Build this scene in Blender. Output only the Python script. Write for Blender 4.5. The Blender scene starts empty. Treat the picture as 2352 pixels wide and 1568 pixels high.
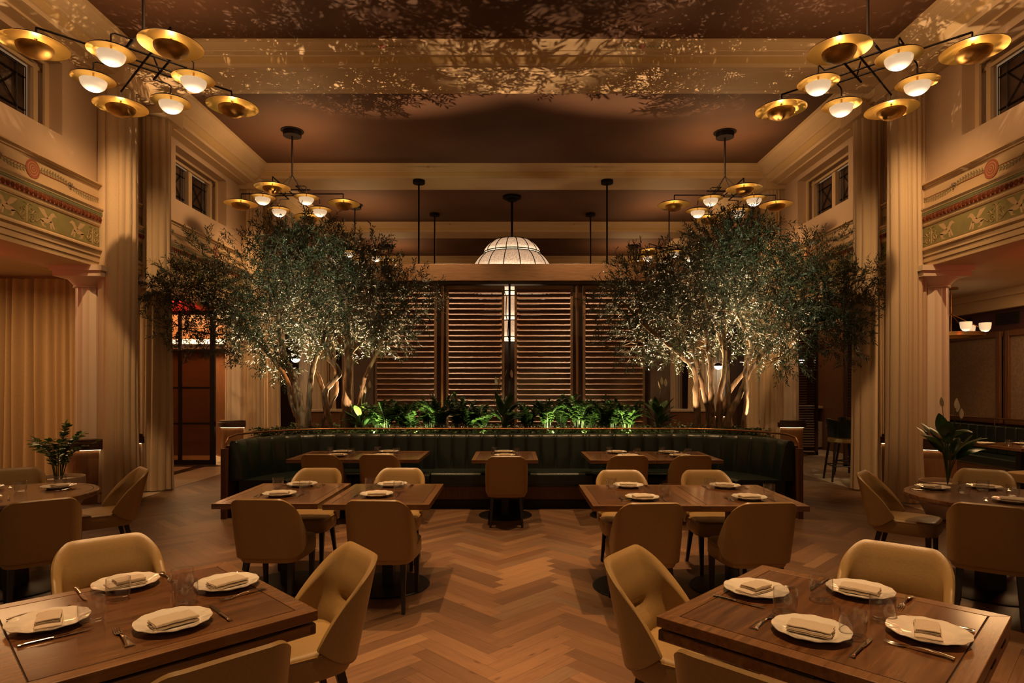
import bpy, math, random
import numpy as np
from mathutils import Vector, Matrix
PI = math.pi
random.seed(7); rng = np.random.default_rng(7)
scene = bpy.context.scene
COL = scene.collection
EYE = 1.65          # eye height of the view

# ------------------------------------------------------------------ camera
cd = bpy.data.cameras.new('camera'); cam = bpy.data.objects.new('camera', cd); COL.objects.link(cam)
cam.location = (0, 0, EYE); cam.rotation_euler = (PI/2, 0, 0)
cd.sensor_width = 36; cd.lens = 1425/2352*36; cd.shift_y = 101/2352; cd.clip_start = .05
scene.camera = cam
# ------------------------------------------------------------------ world, exposure
w = bpy.data.worlds.new('world'); scene.world = w; w.use_nodes = True
w.node_tree.nodes['Background'].inputs[0].default_value = (1.0, .57, .28, 1)
w.node_tree.nodes['Background'].inputs[1].default_value = .11
vs = scene.view_settings
vs.view_transform = 'Standard'; vs.look = 'None'; vs.gamma = 1; vs.use_curve_mapping = False
vs.exposure = 0.92
cy = scene.cycles
cy.use_denoising = True
cy.max_bounces = 7; cy.diffuse_bounces = 3; cy.glossy_bounces = 3; cy.transmission_bounces = 7; cy.transparent_max_bounces = 10
cy.caustics_reflective = False; cy.caustics_refractive = False
cy.sample_clamp_indirect = 4.0; cy.sample_clamp_direct = 0
cy.use_light_tree = True

WARM = (1.0, .57, .24)
def link_light(name, ld, loc, target=None, rad=None):
    o = bpy.data.objects.new(name, ld); COL.objects.link(o); o.location = loc
    if target is not None:
        d = Vector(target) - Vector(loc)
        o.rotation_euler = d.to_track_quat('-Z', 'Y').to_euler()
    return o
def spot(name, loc, target, power, angle, blend=.5, col=WARM, r=.04):
    ld = bpy.data.lights.new(name, 'SPOT'); ld.energy = power; ld.color = col
    ld.spot_size = math.radians(angle); ld.spot_blend = blend; ld.shadow_soft_size = r
    return link_light(name, ld, loc, target)
def point(name, loc, power, col=WARM, r=.03):
    ld = bpy.data.lights.new(name, 'POINT'); ld.energy = power; ld.color = col; ld.shadow_soft_size = r
    return link_light(name, ld, loc)
def area(name, loc, target, power, sx, sy, col=WARM, spread=180):
    ld = bpy.data.lights.new(name, 'AREA'); ld.energy = power; ld.color = col; ld.shape = 'RECTANGLE'
    ld.size = sx; ld.size_y = sy; ld.spread = math.radians(spread)
    return link_light(name, ld, loc, target)

# ceiling downlights over the tables (narrow, hard edged pools)
DOWN = [(-1.25,5.55,-1.45,4.9,1.0),(1.25,5.45,1.4,4.8,1.0),(-1.5,2.9,-1.45,2.4,1.1),(1.45,2.9,1.25,2.3,1.1),
        (-1.9,8.0,-1.9,7.7,.75),(0,7.2,0,7.4,.7),(1.8,8.0,1.8,7.7,.75),(0,4.4,0,4.4,.4)]
for x,y,tx,ty,k in DOWN:
    spot('ceiling_downlight', (x,y,6.0), (tx,ty,0), 480*k, 46, .6, (1,.57,.25), .05)
for sx in (-1,1):
    spot('ceiling_downlight', (sx*3.4,5.6,6.0), (sx*4.0,5.0,0), 170, 44, .8, (1,.58,.26), .06)
    # unseen spots washing curtains and frieze, set sideways to bring out folds
    for y in (9.3,13.9):
        spot('column_wash_light', (sx*4.4,y-2.9,5.9), (sx*5.62,y+.3,2.4), 230, 56, .9, (1,.57,.25), .03)
    spot('frieze_wash_light', (sx*2.6,6.4,6.0), (sx*5.8,7.0,4.2), 170, 70, 1.0, (1,.57,.25), .35)
    spot('frieze_wash_light', (sx*2.6,10.8,6.0), (sx*5.8,11.6,4.2), 170, 70, 1.0, (1,.57,.25), .35)
# tree uplights sunk in the planter, throwing leaf shadows on the ceiling
for x,y,tx,ty,tz,p,a in [(-2.7,10.75,-2.1,7.2,6.1,800,72),(-3.7,10.95,-3.7,7.6,6.1,1000,54),(2.9,10.75,2.3,7.2,6.1,800,72),(3.8,10.95,3.7,7.6,6.1,1000,54),
                       (-2.3,9.5,-2.75,9.85,2.2,45,60),(3.9,9.5,3.4,9.85,2.0,45,60),(2.55,9.6,3.1,9.85,2.2,40,60)]:
    spot('planter_uplight', (x,y,1.02), (tx,ty,tz), p, a, .4, (1,.64,.34), .008)
# cool accent from the ceiling on each tree crown
spot('tree_accent_light', (-2.2,6.9,6.0), (-3.3,9.6,3.1), 420, 30, .7, (1,.97,.60), .04)
spot('tree_accent_light', (2.4,6.9,6.0), (3.9,9.6,3.1), 420, 30, .7, (1,.97,.60), .04)
# added soft upward fills brightening the ceiling, unseen from below, one per chandelier
for x,y in [(-3.95,6.65),(3.86,6.73),(-3.97,11.2),(3.87,11.28),(-4,15.8),(4,15.8),(-4,20.4),(4,20.4)]:
    area('ceiling_fill_light', (x,y,5.25), (x,y,6.5), 13, 1.3, 1.3, (1,.58,.26))
spot('screen_light', (-1.5,11.72,6.1), (-1.4,12.5,1.6), 420, 80, .9, (1,.62,.34), .02)
spot('screen_light', (1.4,11.72,6.1), (1.3,12.5,1.6), 420, 80, .9, (1,.62,.34), .02)
for x in (-2.1,-1.45,-.45,.62,1.08,1.75):
    spot('foliage_light', (x,9.35,.93), (x+.05,9.95,1.35), 30, 85, .6, (1,.94,.45), .012)
# added area fills brightening the aisles, and the red accents
for sx in (-1,1):
    area('aisle_fill_light', (sx*7.9,9.0,3.28), (sx*8.1,9.0,0), 30 if sx<0 else 44, .6, 2.6)
    area('aisle_fill_light', (sx*7.6,15,3.4), (sx*7.6,15,0), 14, 1.2, 3.0)
    point('red_accent_light', (sx*6.9,7.2,2.9), 5, (1,.10,.05), .05)
spot('red_accent_light', (-4.9,1.6,3.2), (-2.2,2.4,.76), 40, 18, 1.0, (1,.08,.04), .05)
spot('red_accent_light', (4.9,1.6,3.2), (1.95,2.25,.76), 40, 16, 1.0, (1,.08,.04), .05)
area('hall_fill_light', (-7.3,13.9,3.5), (-7.3,14.5,1.5), 90, 1.6, .5)  # added area fill to brighten the hall behind the glass screen
area('rear_room_light', (0,18.5,5.9), (0,18.5,0), 60, 4, 3)

# ------------------------------------------------------------------ node helpers
def new_mat(name):
    m = bpy.data.materials.new(name); m.use_nodes = True
    nt = m.node_tree; b = nt.nodes['Principled BSDF']
    return m, nt, b
def N(nt, t, **kw):
    n = nt.nodes.new(t)
    for k,v in kw.items(): setattr(n, k, v)
    return n
def ramp(nt, stops):
    r = N(nt,'ShaderNodeValToRGB'); e = r.color_ramp.elements
    while len(e) < len(stops): e.new(.5)
    for i,(p,c) in enumerate(stops): e[i].position = p; e[i].color = (*c,1) if len(c)==3 else c
    return r
def simple(name, col, rough=.5, metal=0, noise=0, scale=12, bump=0, coat=0, spec=.5, stretch=(1,1,1), sheen=0, emit=None, es=0):
    m, nt, b = new_mat(name)
    b.inputs['Base Color'].default_value = (*col,1); b.inputs['Roughness'].default_value = rough
    b.inputs['Metallic'].default_value = metal; b.inputs['Coat Weight'].default_value = coat
    b.inputs['Specular IOR Level'].default_value = spec; b.inputs['Sheen Weight'].default_value = sheen
    if emit: b.inputs['Emission Color'].default_value = (*emit,1); b.inputs['Emission Strength'].default_value = es
    tc = N(nt,'ShaderNodeTexCoord'); mp = N(nt,'ShaderNodeMapping'); mp.inputs['Scale'].default_value = stretch
    nt.links.new(tc.outputs['Object'], mp.inputs[0])
    nz = N(nt,'ShaderNodeTexNoise'); nz.inputs['Scale'].default_value = scale; nz.inputs['Detail'].default_value = 5
    nt.links.new(mp.outputs[0], nz.inputs['Vector'])
    if noise:
        r = ramp(nt, [(.3, tuple(c*(1-noise) for c in col)), (.7, tuple(min(1,c*(1+noise)) for c in col))])
        nt.links.new(nz.outputs['Fac'], r.inputs[0]); nt.links.new(r.outputs[0], b.inputs['Base Color'])
    if bump:
        bp = N(nt,'ShaderNodeBump'); bp.inputs['Strength'].default_value = bump; bp.inputs['Distance'].default_value = .004
        nt.links.new(nz.outputs['Fac'], bp.inputs['Height']); nt.links.new(bp.outputs[0], b.inputs['Normal'])
    return m
def wood(name, c0, c1, rough=.35, axis=0, scale=1.0, coat=0, spec=.5):
    m, nt, b = new_mat(name)
    tc = N(nt,'ShaderNodeTexCoord'); mp = N(nt,'ShaderNodeMapping')
    s = [22,22,22]; s[axis] = 1.6
    mp.inputs['Scale'].default_value = [v*scale for v in s]
    nt.links.new(tc.outputs['Object'], mp.inputs[0])
    nz = N(nt,'ShaderNodeTexNoise'); nz.inputs['Scale'].default_value = 2.2; nz.inputs['Detail'].default_value = 8; nz.inputs['Roughness'].default_value=.65
    nt.links.new(mp.outputs[0], nz.inputs['Vector'])
    r = ramp(nt, [(.28,c0),(.72,c1)])
    nt.links.new(nz.outputs['Fac'], r.inputs[0]); nt.links.new(r.outputs[0], b.inputs['Base Color'])
    b.inputs['Roughness'].default_value = rough; b.inputs['Coat Weight'].default_value = coat; b.inputs['Coat Roughness'].default_value = .12
    b.inputs['Specular IOR Level'].default_value = spec
    bp = N(nt,'ShaderNodeBump'); bp.inputs['Strength'].default_value = .12; bp.inputs['Distance'].default_value = .002
    nt.links.new(nz.outputs['Fac'], bp.inputs['Height']); nt.links.new(bp.outputs[0], b.inputs['Normal'])
    return m

M = {}
M['plaster'] = simple('cream_plaster', (.56,.405,.235), .6, noise=.04, scale=3, bump=.03)
M['plaster_wall'] = simple('upper_wall_plaster', (.52,.375,.25), .65, noise=.04, scale=2)
M['ochre'] = simple('ochre_cove_shade', (.52,.35,.15), .55)  # darker tone carrying the shade of the hollow moldings
M['ceil'] = simple('umber_ceiling', (.10,.043,.020), .75, noise=.35, scale=.5)
M['greenf'] = simple('olive_frieze', (.23,.20,.075), .7, noise=.15, scale=6)
M['greenline'] = simple('green_stripe', (.13,.15,.07), .7)
M['relief'] = simple('frieze_relief', (.50,.35,.19), .8)
M['egg'] = simple('red_gilt_molding', (.12,.034,.013), .75, noise=.5, scale=18, spec=.15)
M['brick'] = simple('brick_red_paint', (.34,.10,.05), .7, noise=.1, scale=10)
M['leafpaint'] = simple('painted_leaf', (.24,.22,.10), .8)
M['ribbonpaint'] = simple('painted_ribbon', (.06,.045,.06), .8)
M['rosepaint'] = simple('painted_rose', (.45,.17,.12), .8)
M['linen'] = simple('linen_curtain', (.56,.42,.26), .85, noise=.12, scale=60, bump=.25, stretch=(1,1,6), sheen=.2)
M['linen2'] = simple('drapery_linen', (.50,.34,.17), .85, noise=.16, scale=50, bump=.3, stretch=(1,1,6), sheen=.2)
M['column'] = simple('white_column_paint', (.68,.56,.42), .5)
M['bronze'] = simple('dark_bronze', (.009,.005,.004), .6, metal=0, spec=.15)
M['blackmetal'] = simple('black_steel', (.012,.009,.008), .45, metal=.5)
M['brass'] = simple('brushed_brass', (.55,.34,.12), .28, metal=1)
M['agedbrass'] = simple('aged_brass', (.32,.16,.07), .38, metal=1)
M['saucer'] = simple('gold_leaf_shade', (.80,.50,.12), .42, metal=.55)
M['bowl'] = simple('polished_brass_bowl', (.46,.26,.07), .45, metal=1)
M['greenleather'] = simple('bottle_green_leather', (.008,.0145,.0105), .34, noise=.25, scale=40, bump=.06)
M['tan'] = simple('olive_tan_leather', (.30,.190,.072), .40, noise=.06, scale=90, bump=.10)
M['tanrim'] = simple('tan_leather_edge', (.42,.25,.09), .42)
M['stitch'] = simple('stitch_thread', (.62,.45,.25), .7)
M['legwood'] = simple('ebonised_wood', (.014,.009,.007), .4)
M['table'] = wood('walnut_table', (.060,.024,.009), (.21,.092,.036), .19, 0, .8, .4)
M['tableframe'] = wood('walnut_frame', (.11,.048,.018), (.25,.12,.048), .24, 0, 1, .3)
M['groove'] = simple('dark_groove', (.02,.01,.006), .6)
M['panelwood'] = wood('stained_wood', (.085,.035,.016), (.16,.07,.03), .35, 2)
M['barwood'] = wood('bronzed_oak', (.12,.06,.025), (.21,.115,.05), .38, 0)
M['slat'] = wood('slat_oak', (.14,.075,.04), (.25,.14,.08), .4, 0)
M['darkwood'] = wood('dark_stained_oak', (.028,.012,.008), (.06,.028,.016), .4, 2)
M['drumwood'] = wood('drum_veneer', (.20,.095,.04), (.30,.15,.065), .35, 2)
M['fabricpanel'] = simple('brown_wall_fabric', (.20,.125,.075), .85, noise=.2, scale=25)
M['aubergine'] = simple('aubergine_paint', (.055,.017,.017), .6)
M['porcelain'] = simple('porcelain_glaze', (.78,.72,.62), .12, coat=.5)
M['napkin'] = simple('linen_napkin', (.55,.46,.35), .85, noise=.05, scale=120, bump=.15)
M['napkinedge'] = simple('napkin_fold_shadow', (.20,.15,.10), .9)
M['silver'] = simple('polished_silver', (.75,.68,.60), .13, metal=1)
M['pot'] = simple('ceramic_pot', (.62,.50,.38), .5)
M['soil'] = simple('soil', (.02,.014,.01), .9)
M['glassdark'] = simple('night_window_glass', (.05,.03,.022), .06, noise=.7, scale=3)
M['red'] = simple('red_lit_panel', (.5,.02,.01), .4, emit=(1,.03,.02), es=1.2)
M['black'] = simple('black_void', (.006,.004,.004), .6)

def marble(name, c0, c1, vein):
    m, nt, b = new_mat(name)
    tc = N(nt,'ShaderNodeTexCoord'); nz = N(nt,'ShaderNodeTexNoise'); nz.inputs['Scale'].default_value=2.2; nz.inputs['Detail'].default_value=9; nz.inputs['Distortion'].default_value=1.6
    nt.links.new(tc.outputs['Object'], nz.inputs['Vector'])
    r = ramp(nt, [(.32,c0),(.485,c1),(.5,vein),(.515,c1),(.75,c0)])
    nt.links.new(nz.outputs['Fac'], r.inputs[0]); nt.links.new(r.outputs[0], b.inputs['Base Color'])
    b.inputs['Roughness'].default_value = .3
    return m
M['marble'] = marble('cream_marble', (.42,.32,.22), (.50,.40,.29), (.30,.20,.13))
M['marbleblock'] = marble('veined_marble', (.40,.31,.23), (.50,.41,.31), (.16,.10,.07))
M['marbledark'] = marble('black_marble', (.015,.012,.01), (.03,.022,.018), (.25,.2,.15))

def glass_mat(name, col=(1,1,1), rough=0.0):
    m, nt, b = new_mat(name); nt.nodes.remove(b)
    out = nt.nodes['Material Output']
    tr = N(nt,'ShaderNodeBsdfTransparent'); tr.inputs[0].default_value = (*[c*.96 for c in col],1)
    gl = N(nt,'ShaderNodeBsdfGlossy'); gl.inputs['Roughness'].default_value = .02+rough
    lw_ = N(nt,'ShaderNodeLayerWeight'); lw_.inputs['Blend'].default_value=.5; pw_ = N(nt,'ShaderNodeMath', operation='POWER'); nt.links.new(lw_.outputs['Facing'], pw_.inputs[0]); pw_.inputs[1].default_value=4.0; fr = N(nt,'ShaderNodeMath', operation='MULTIPLY_ADD'); nt.links.new(pw_.outputs[0], fr.inputs[0]); fr.inputs[1].default_value=.85; fr.inputs[2].default_value=.06
    mx = N(nt,'ShaderNodeMixShader')
    nt.links.new(fr.outputs[0], mx.inputs[0]); nt.links.new(tr.outputs[0], mx.inputs[1]); nt.links.new(gl.outputs[0], mx.inputs[2])
    nt.links.new(mx.outputs[0], out.inputs[0])
    return m
M['glass'] = glass_mat('drinking_glass')
def reeded():
    m=simple('smoked_reeded_glass', (.06,.035,.02), .2, noise=.5, scale=2, stretch=(.2,1,8)); nt=m.node_tree; b=nt.nodes['Principled BSDF']
    tr=N(nt,'ShaderNodeBsdfTransparent'); tr.inputs[0].default_value=(.75,.55,.4,1); mx=N(nt,'ShaderNodeMixShader'); mx.inputs[0].default_value=.5
    nt.links.new(b.outputs[0],mx.inputs[1]); nt.links.new(tr.outputs[0],mx.inputs[2]); nt.links.new(mx.outputs[0],nt.nodes['Material Output'].inputs[0]); return m
M['reeded'] = reeded()

def emis(name, col, s, base=(.8,.7,.6)):
    return simple(name, base, .4, emit=col, es=s)
M['bulb'] = emis('lit_bulb', (1,.72,.38), 45)
def frost():
    m,nt,b=new_mat('frosted_lamp_glass'); at=N(nt,'ShaderNodeAttribute',attribute_name='glow'); sr=N(nt,'ShaderNodeSeparateColor'); nt.links.new(at.outputs['Color'],sr.inputs[0])
    r=ramp(nt,[(0,(.30,.19,.10)),(.36,(.50,.34,.20)),(.56,(1.1,.8,.5)),(.80,(6,4.8,3.4))]); nt.links.new(sr.outputs[0],r.inputs[0])
    nt.links.new(r.outputs[0],b.inputs['Emission Color']); b.inputs['Emission Strength'].default_value=.8; b.inputs['Base Color'].default_value=(.5,.42,.34,1); b.inputs['Roughness'].default_value=.25; return m
M['frost'] = frost()
def lantern():
    m,nt,b=new_mat('lantern_glass'); at=N(nt,'ShaderNodeAttribute',attribute_name='glow'); sr=N(nt,'ShaderNodeSeparateColor'); nt.links.new(at.outputs['Color'],sr.inputs[0])
    r=ramp(nt,[(0,(.26,.155,.09)),(.6,(.42,.26,.15)),(.9,(.9,.62,.38)),(1,(1.5,1.1,.7))]); nt.links.new(sr.outputs[0],r.inputs[0])
    tc=N(nt,'ShaderNodeTexCoord'); wv=N(nt,'ShaderNodeTexNoise'); wv.inputs['Scale'].default_value=38; nt.links.new(tc.outputs['Object'],wv.inputs['Vector'])
    r2_=ramp(nt,[(.35,(.6,.6,.6)),(.65,(1.15,1.15,1.15))]); nt.links.new(wv.outputs['Fac'],r2_.inputs[0])
    mu=N(nt,'ShaderNodeMix',data_type='RGBA',blend_type='MULTIPLY'); mu.inputs[0].default_value=1; nt.links.new(r.outputs[0],mu.inputs[6]); nt.links.new(r2_.outputs[0],mu.inputs[7])
    nt.links.new(mu.outputs[2],b.inputs['Emission Color']); b.inputs['Emission Strength'].default_value=1; b.inputs['Base Color'].default_value=(.35,.28,.2,1); return m
M['lanternglass'] = lantern()
M['opal'] = emis('opal_globe', (1,.86,.66), 4.0)
M['led'] = emis('led_strip', (1,.62,.32), 3.0)

# floor planks with per-plank colour
def plank_mat():
    m, nt, b = new_mat('herringbone_oak')
    at = N(nt,'ShaderNodeAttribute', attribute_name='plank'); uv = N(nt,'ShaderNodeUVMap', uv_map='UVMap')
    sp = N(nt,'ShaderNodeSeparateXYZ'); nt.links.new(uv.outputs[0], sp.inputs[0])
    add = N(nt,'ShaderNodeVectorMath', operation='MULTIPLY_ADD')
    nt.links.new(at.outputs['Color'], add.inputs[0]); add.inputs[1].default_value=(37,53,71); nt.links.new(uv.outputs[0], add.inputs[2])
    mp = N(nt,'ShaderNodeMapping'); mp.inputs['Scale'].default_value=(2.2,30,1); nt.links.new(add.outputs[0], mp.inputs[0])
    nz = N(nt,'ShaderNodeTexNoise'); nz.inputs['Scale'].default_value=1.6; nz.inputs['Detail'].default_value=7; nz.inputs['Roughness'].default_value=.7; nz.inputs['Distortion'].default_value=.6
    nt.links.new(mp.outputs[0], nz.inputs['Vector'])
    grain = ramp(nt, [(.25,(.62,.62,.62)),(.5,(.95,.95,.95)),(.75,(1.12,1.12,1.12))]); nt.links.new(nz.outputs['Fac'], grain.inputs[0])
    sr = N(nt,'ShaderNodeSeparateColor'); nt.links.new(at.outputs['Color'], sr.inputs[0])
    pc = ramp(nt, [(0,(.105,.053,.027)),(.35,(.155,.078,.038)),(.6,(.195,.10,.048)),(.85,(.145,.086,.048)),(1,(.25,.138,.067))]); nt.links.new(sr.outputs[0], pc.inputs[0])
    mul = N(nt,'ShaderNodeMix', data_type='RGBA', blend_type='MULTIPLY'); mul.inputs[0].default_value=1
    nt.links.new(pc.outputs[0], mul.inputs[6]); nt.links.new(grain.outputs[0], mul.inputs[7])
    # knots
    mk = N(nt,'ShaderNodeMapping'); mk.inputs['Scale'].default_value=(3,9,1); nt.links.new(add.outputs[0], mk.inputs[0])
    vo = N(nt,'ShaderNodeTexVoronoi'); vo.inputs['Scale'].default_value=1.0; nt.links.new(mk.outputs[0], vo.inputs['Vector'])
    kr = ramp(nt, [(.03,(.35,.3,.3)),(.13,(1,1,1))]); nt.links.new(vo.outputs['Distance'], kr.inputs[0])
    mul2 = N(nt,'ShaderNodeMix', data_type='RGBA', blend_type='MULTIPLY'); mul2.inputs[0].default_value=.8
    nt.links.new(mul.outputs[2], mul2.inputs[6]); nt.links.new(kr.outputs[0], mul2.inputs[7])
    nt.links.new(mul2.outputs[2], b.inputs['Base Color'])
    b.inputs['Roughness'].default_value=.42
    bp = N(nt,'ShaderNodeBump'); bp.inputs['Strength'].default_value=.1; bp.inputs['Distance'].default_value=.002
    nt.links.new(nz.outputs['Fac'], bp.inputs['Height']); nt.links.new(bp.outputs[0], b.inputs['Normal'])
    return m
M['planks'] = plank_mat()

def leaf_mat(name, dark, lite, back, rough=.35, trans=.15):
    m, nt, b = new_mat(name)
    at = N(nt,'ShaderNodeAttribute', attribute_name='tint'); sr = N(nt,'ShaderNodeSeparateColor'); nt.links.new(at.outputs['Color'], sr.inputs[0])
    r = ramp(nt, [(0,dark),(1,lite)]); nt.links.new(sr.outputs[0], r.inputs[0])
    g = N(nt,'ShaderNodeNewGeometry')
    mx = N(nt,'ShaderNodeMix', data_type='RGBA'); nt.links.new(g.outputs['Backfacing'], mx.inputs[0])
    nt.links.new(r.outputs[0], mx.inputs[6]); mx.inputs[7].default_value=(*back,1)
    nt.links.new(mx.outputs[2], b.inputs['Base Color']); b.inputs['Roughness'].default_value=rough
    b.inputs['Subsurface Weight'].default_value=0
    if trans:
        out = nt.nodes['Material Output']; tl = N(nt,'ShaderNodeBsdfTranslucent'); nt.links.new(mx.outputs[2], tl.inputs[0])
        ms = N(nt,'ShaderNodeMixShader'); ms.inputs[0].default_value=trans
        nt.links.new(b.outputs[0], ms.inputs[1]); nt.links.new(tl.outputs[0], ms.inputs[2]); nt.links.new(ms.outputs[0], out.inputs[0])
    return m
M['olive'] = leaf_mat('olive_leaf', (.018,.036,.018), (.05,.080,.036), (.06,.07,.045), .46, .08)
M['zz'] = leaf_mat('glossy_leaf', (.02,.06,.012), (.07,.16,.03), (.06,.12,.03), .25, .25)
M['lily'] = leaf_mat('broad_leaf', (.02,.065,.018), (.06,.15,.04), (.05,.11,.03), .28, .2)
M['ivy'] = leaf_mat('ivy_leaf', (.025,.06,.012), (.09,.15,.04), (.06,.10,.03), .4, .2)
M['bark'] = simple('olive_bark', (.25,.17,.105), .85, noise=.7, scale=9, bump=1.0, stretch=(2,2,.6))
M['twig'] = simple('twig_bark', (.16,.12,.075), .85, noise=.3, scale=20)
M['stem'] = simple('green_stem', (.05,.09,.02), .5)
M['spathe'] = simple('white_spathe', (.62,.58,.42), .5)

# ------------------------------------------------------------------ mesh helpers
class MB:
    def __init__(s): s.v=[]; s.f=[]; s.mi=[]
    def add(s, vs, fs, mi=0):
        n=len(s.v); s.v += [tuple(p) for p in vs]; s.f += [tuple(i+n for i in f) for f in fs]; s.mi += [mi]*len(fs); return s
    def box(s, x0,x1,y0,y1,z0,z1, mi=0):
        return s.add([(x0,y0,z0),(x1,y0,z0),(x1,y1,z0),(x0,y1,z0),(x0,y0,z1),(x1,y0,z1),(x1,y1,z1),(x0,y1,z1)],
            [(0,3,2,1),(4,5,6,7),(0,1,5,4),(1,2,6,5),(2,3,7,6),(3,0,4,7)], mi)
    def obox(s, c, sx,sy,sz, R=None, mi=0):
        """oriented box, centre c"""
        vs=[]
        for z in (-sz/2,sz/2):
            for x,y in ((-sx/2,-sy/2),(sx/2,-sy/2),(sx/2,sy/2),(-sx/2,sy/2)):
                p=Vector((x,y,z)); p = R@p if R else p
                vs.append(p+Vector(c))
        return s.add(vs,[(0,3,2,1),(4,5,6,7),(0,1,5,4),(1,2,6,5),(2,3,7,6),(3,0,4,7)], mi)
    def lathe(s, prof, n=32, c=(0,0,0), cap=False, mi=0, rf=None):
        vs=[]; fs=[]
        for i in range(n):
            a=2*PI*i/n; k = rf(a) if rf else 1
            for r,z in prof: vs.append((c[0]+r*math.cos(a)*k, c[1]+r*math.sin(a)*k, c[2]+z))
        m=len(prof)
        for i in range(n):
            j=(i+1)%n
            for q in range(m-1): fs.append((i*m+q, j*m+q, j*m+q+1, i*m+q+1))
        if cap:
            fs.append(tuple(i*m for i in range(n))[::-1]); fs.append(tuple(i*m+m-1 for i in range(n)))
        return s.add(vs,fs,mi)
    def tube(s, pts, rad, n=8, cap=True, mi=0, flat=None):
        pts=[Vector(p) for p in pts]; m=len(pts)
        if not isinstance(rad,(list,tuple)): rad=[rad]*m
        vs=[]; fs=[]; up=None
        for i,p in enumerate(pts):
            d = (pts[min(i+1,m-1)]-pts[max(i-1,0)]).normalized()
            if up is None:
                up = Vector((0,0,1)) if abs(d.z)<.9 else Vector((1,0,0))
            a = d.cross(up)
            if a.length<1e-5: a = d.cross(Vector((0,1,0)))
            a.normalize(); b=a.cross(d).normalized(); up=b
            for k in range(n):
                t=2*PI*k/n
                ra=rad[i]; rb=rad[i]*(flat if flat else 1)
                vs.append(p+a*math.cos(t)*ra+b*math.sin(t)*rb)
        for i in range(m-1):
            for k in range(n):
                l=(k+1)%n; fs.append((i*n+k,i*n+l,(i+1)*n+l,(i+1)*n+k))
        if cap: fs.append(tuple(range(n))[::-1]); fs.append(tuple((m-1)*n+k for k in range(n)))
        return s.add(vs,fs,mi)
    def prism(s, poly, axis, a, b, mi=0):
        """extrude polygon (list of 2-tuples) along axis from a to b. axis y: poly=(x,z); axis z: poly=(x,y); axis x: poly=(y,z)"""
        def P(p,t):
            return {'y':(p[0],t,p[1]),'z':(p[0],p[1],t),'x':(t,p[0],p[1])}[axis]
        n=len(poly); vs=[P(p,a) for p in poly]+[P(p,b) for p in poly]
        fs=[(i,(i+1)%n,n+(i+1)%n,n+i) for i in range(n)]+[tuple(range(n))[::-1],tuple(range(n,2*n))]
        return s.add(vs,fs,mi)
    def grid(s, fn, nu, nv, cu=False, mi=0):
        vs=[fn(i/nu,j/nv) for i in range(nu+(0 if cu else 1)) for j in range(nv+1)]
        fs=[]; mu = nu if cu else nu+1
        for i in range(nu):
            ii=(i+1)%mu
            for j in range(nv): fs.append((i*(nv+1)+j, ii*(nv+1)+j, ii*(nv+1)+j+1, i*(nv+1)+j+1))
        return s.add(vs,fs,mi)
    def build(s, name, mats, parent=None, smooth=False, bevel=0, seg=2, loc=(0,0,0), rz=0, fix=True):
        me=bpy.data.meshes.new(name); me.from_pydata(s.v,[],s.f)
        if not isinstance(mats,(list,tuple)): mats=[mats]
        for m in mats: me.materials.append(m)
        if len(mats)>1: me.polygons.foreach_set('material_index', s.mi)
        if fix:
            import bmesh
            bm=bmesh.new(); bm.from_mesh(me); bmesh.ops.recalc_face_normals(bm, faces=bm.faces); bm.to_mesh(me); bm.free()
        if smooth:
            me.polygons.foreach_set('use_smooth',[True]*len(me.polygons))
            try: me.set_sharp_from_angle(angle=math.radians(smooth if smooth>1 else 40))
            except Exception: pass
        me.update()
        o=bpy.data.objects.new(name,me); COL.objects.link(o); o.location=loc; o.rotation_euler=(0,0,rz)
        if parent is not None: o.parent=parent
        if bevel:
            b=o.modifiers.new('bevel','BEVEL'); b.width=bevel; b.segments=seg; b.limit_method='ANGLE'; b.angle_limit=math.radians(50)
        return o
LABELS=set()
def tag(o, label=None, cat=None, group=None, kind=None):
    if label: o['label']=label
    if cat: o['category']=cat
    if group: o['group']=group
    if kind: o['kind']=kind
    return o
def thing(name, loc, rz, label, cat, group=None):
    o=bpy.data.objects.new(name,None); COL.objects.link(o); o.location=loc; o.rotation_euler=(0,0,rz); o.empty_display_size=.1
    return tag(o,label,cat,group)
def struct(mb, name, mat, **kw):
    o=mb.build(name,mat,**kw); o['kind']='structure'; return o
KIDS={}
def dup(root, loc, rz, label=None, group=None):
    r=root.copy(); COL.objects.link(r); r.location=loc; r.rotation_euler=(0,0,rz)
    if label: r['label']=label
    if group: r['group']=group
    for ch in root.children:
        c=ch.copy(); COL.objects.link(c); c.parent=r
        for g in ch.children:
            d=g.copy(); COL.objects.link(d); d.parent=c
    return r
class Proto:
    """first use places the built thing itself, later uses copy it"""
    def __init__(s, root): s.root=root; s.used=False
    def put(s, loc, rz, label, group=None):
        if not s.used:
            s.used=True; r=s.root; r.location=loc; r.rotation_euler=(0,0,rz); r['label']=label
            if group: r['group']=group
            return r
        return dup(s.root, loc, rz, label, group)
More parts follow.
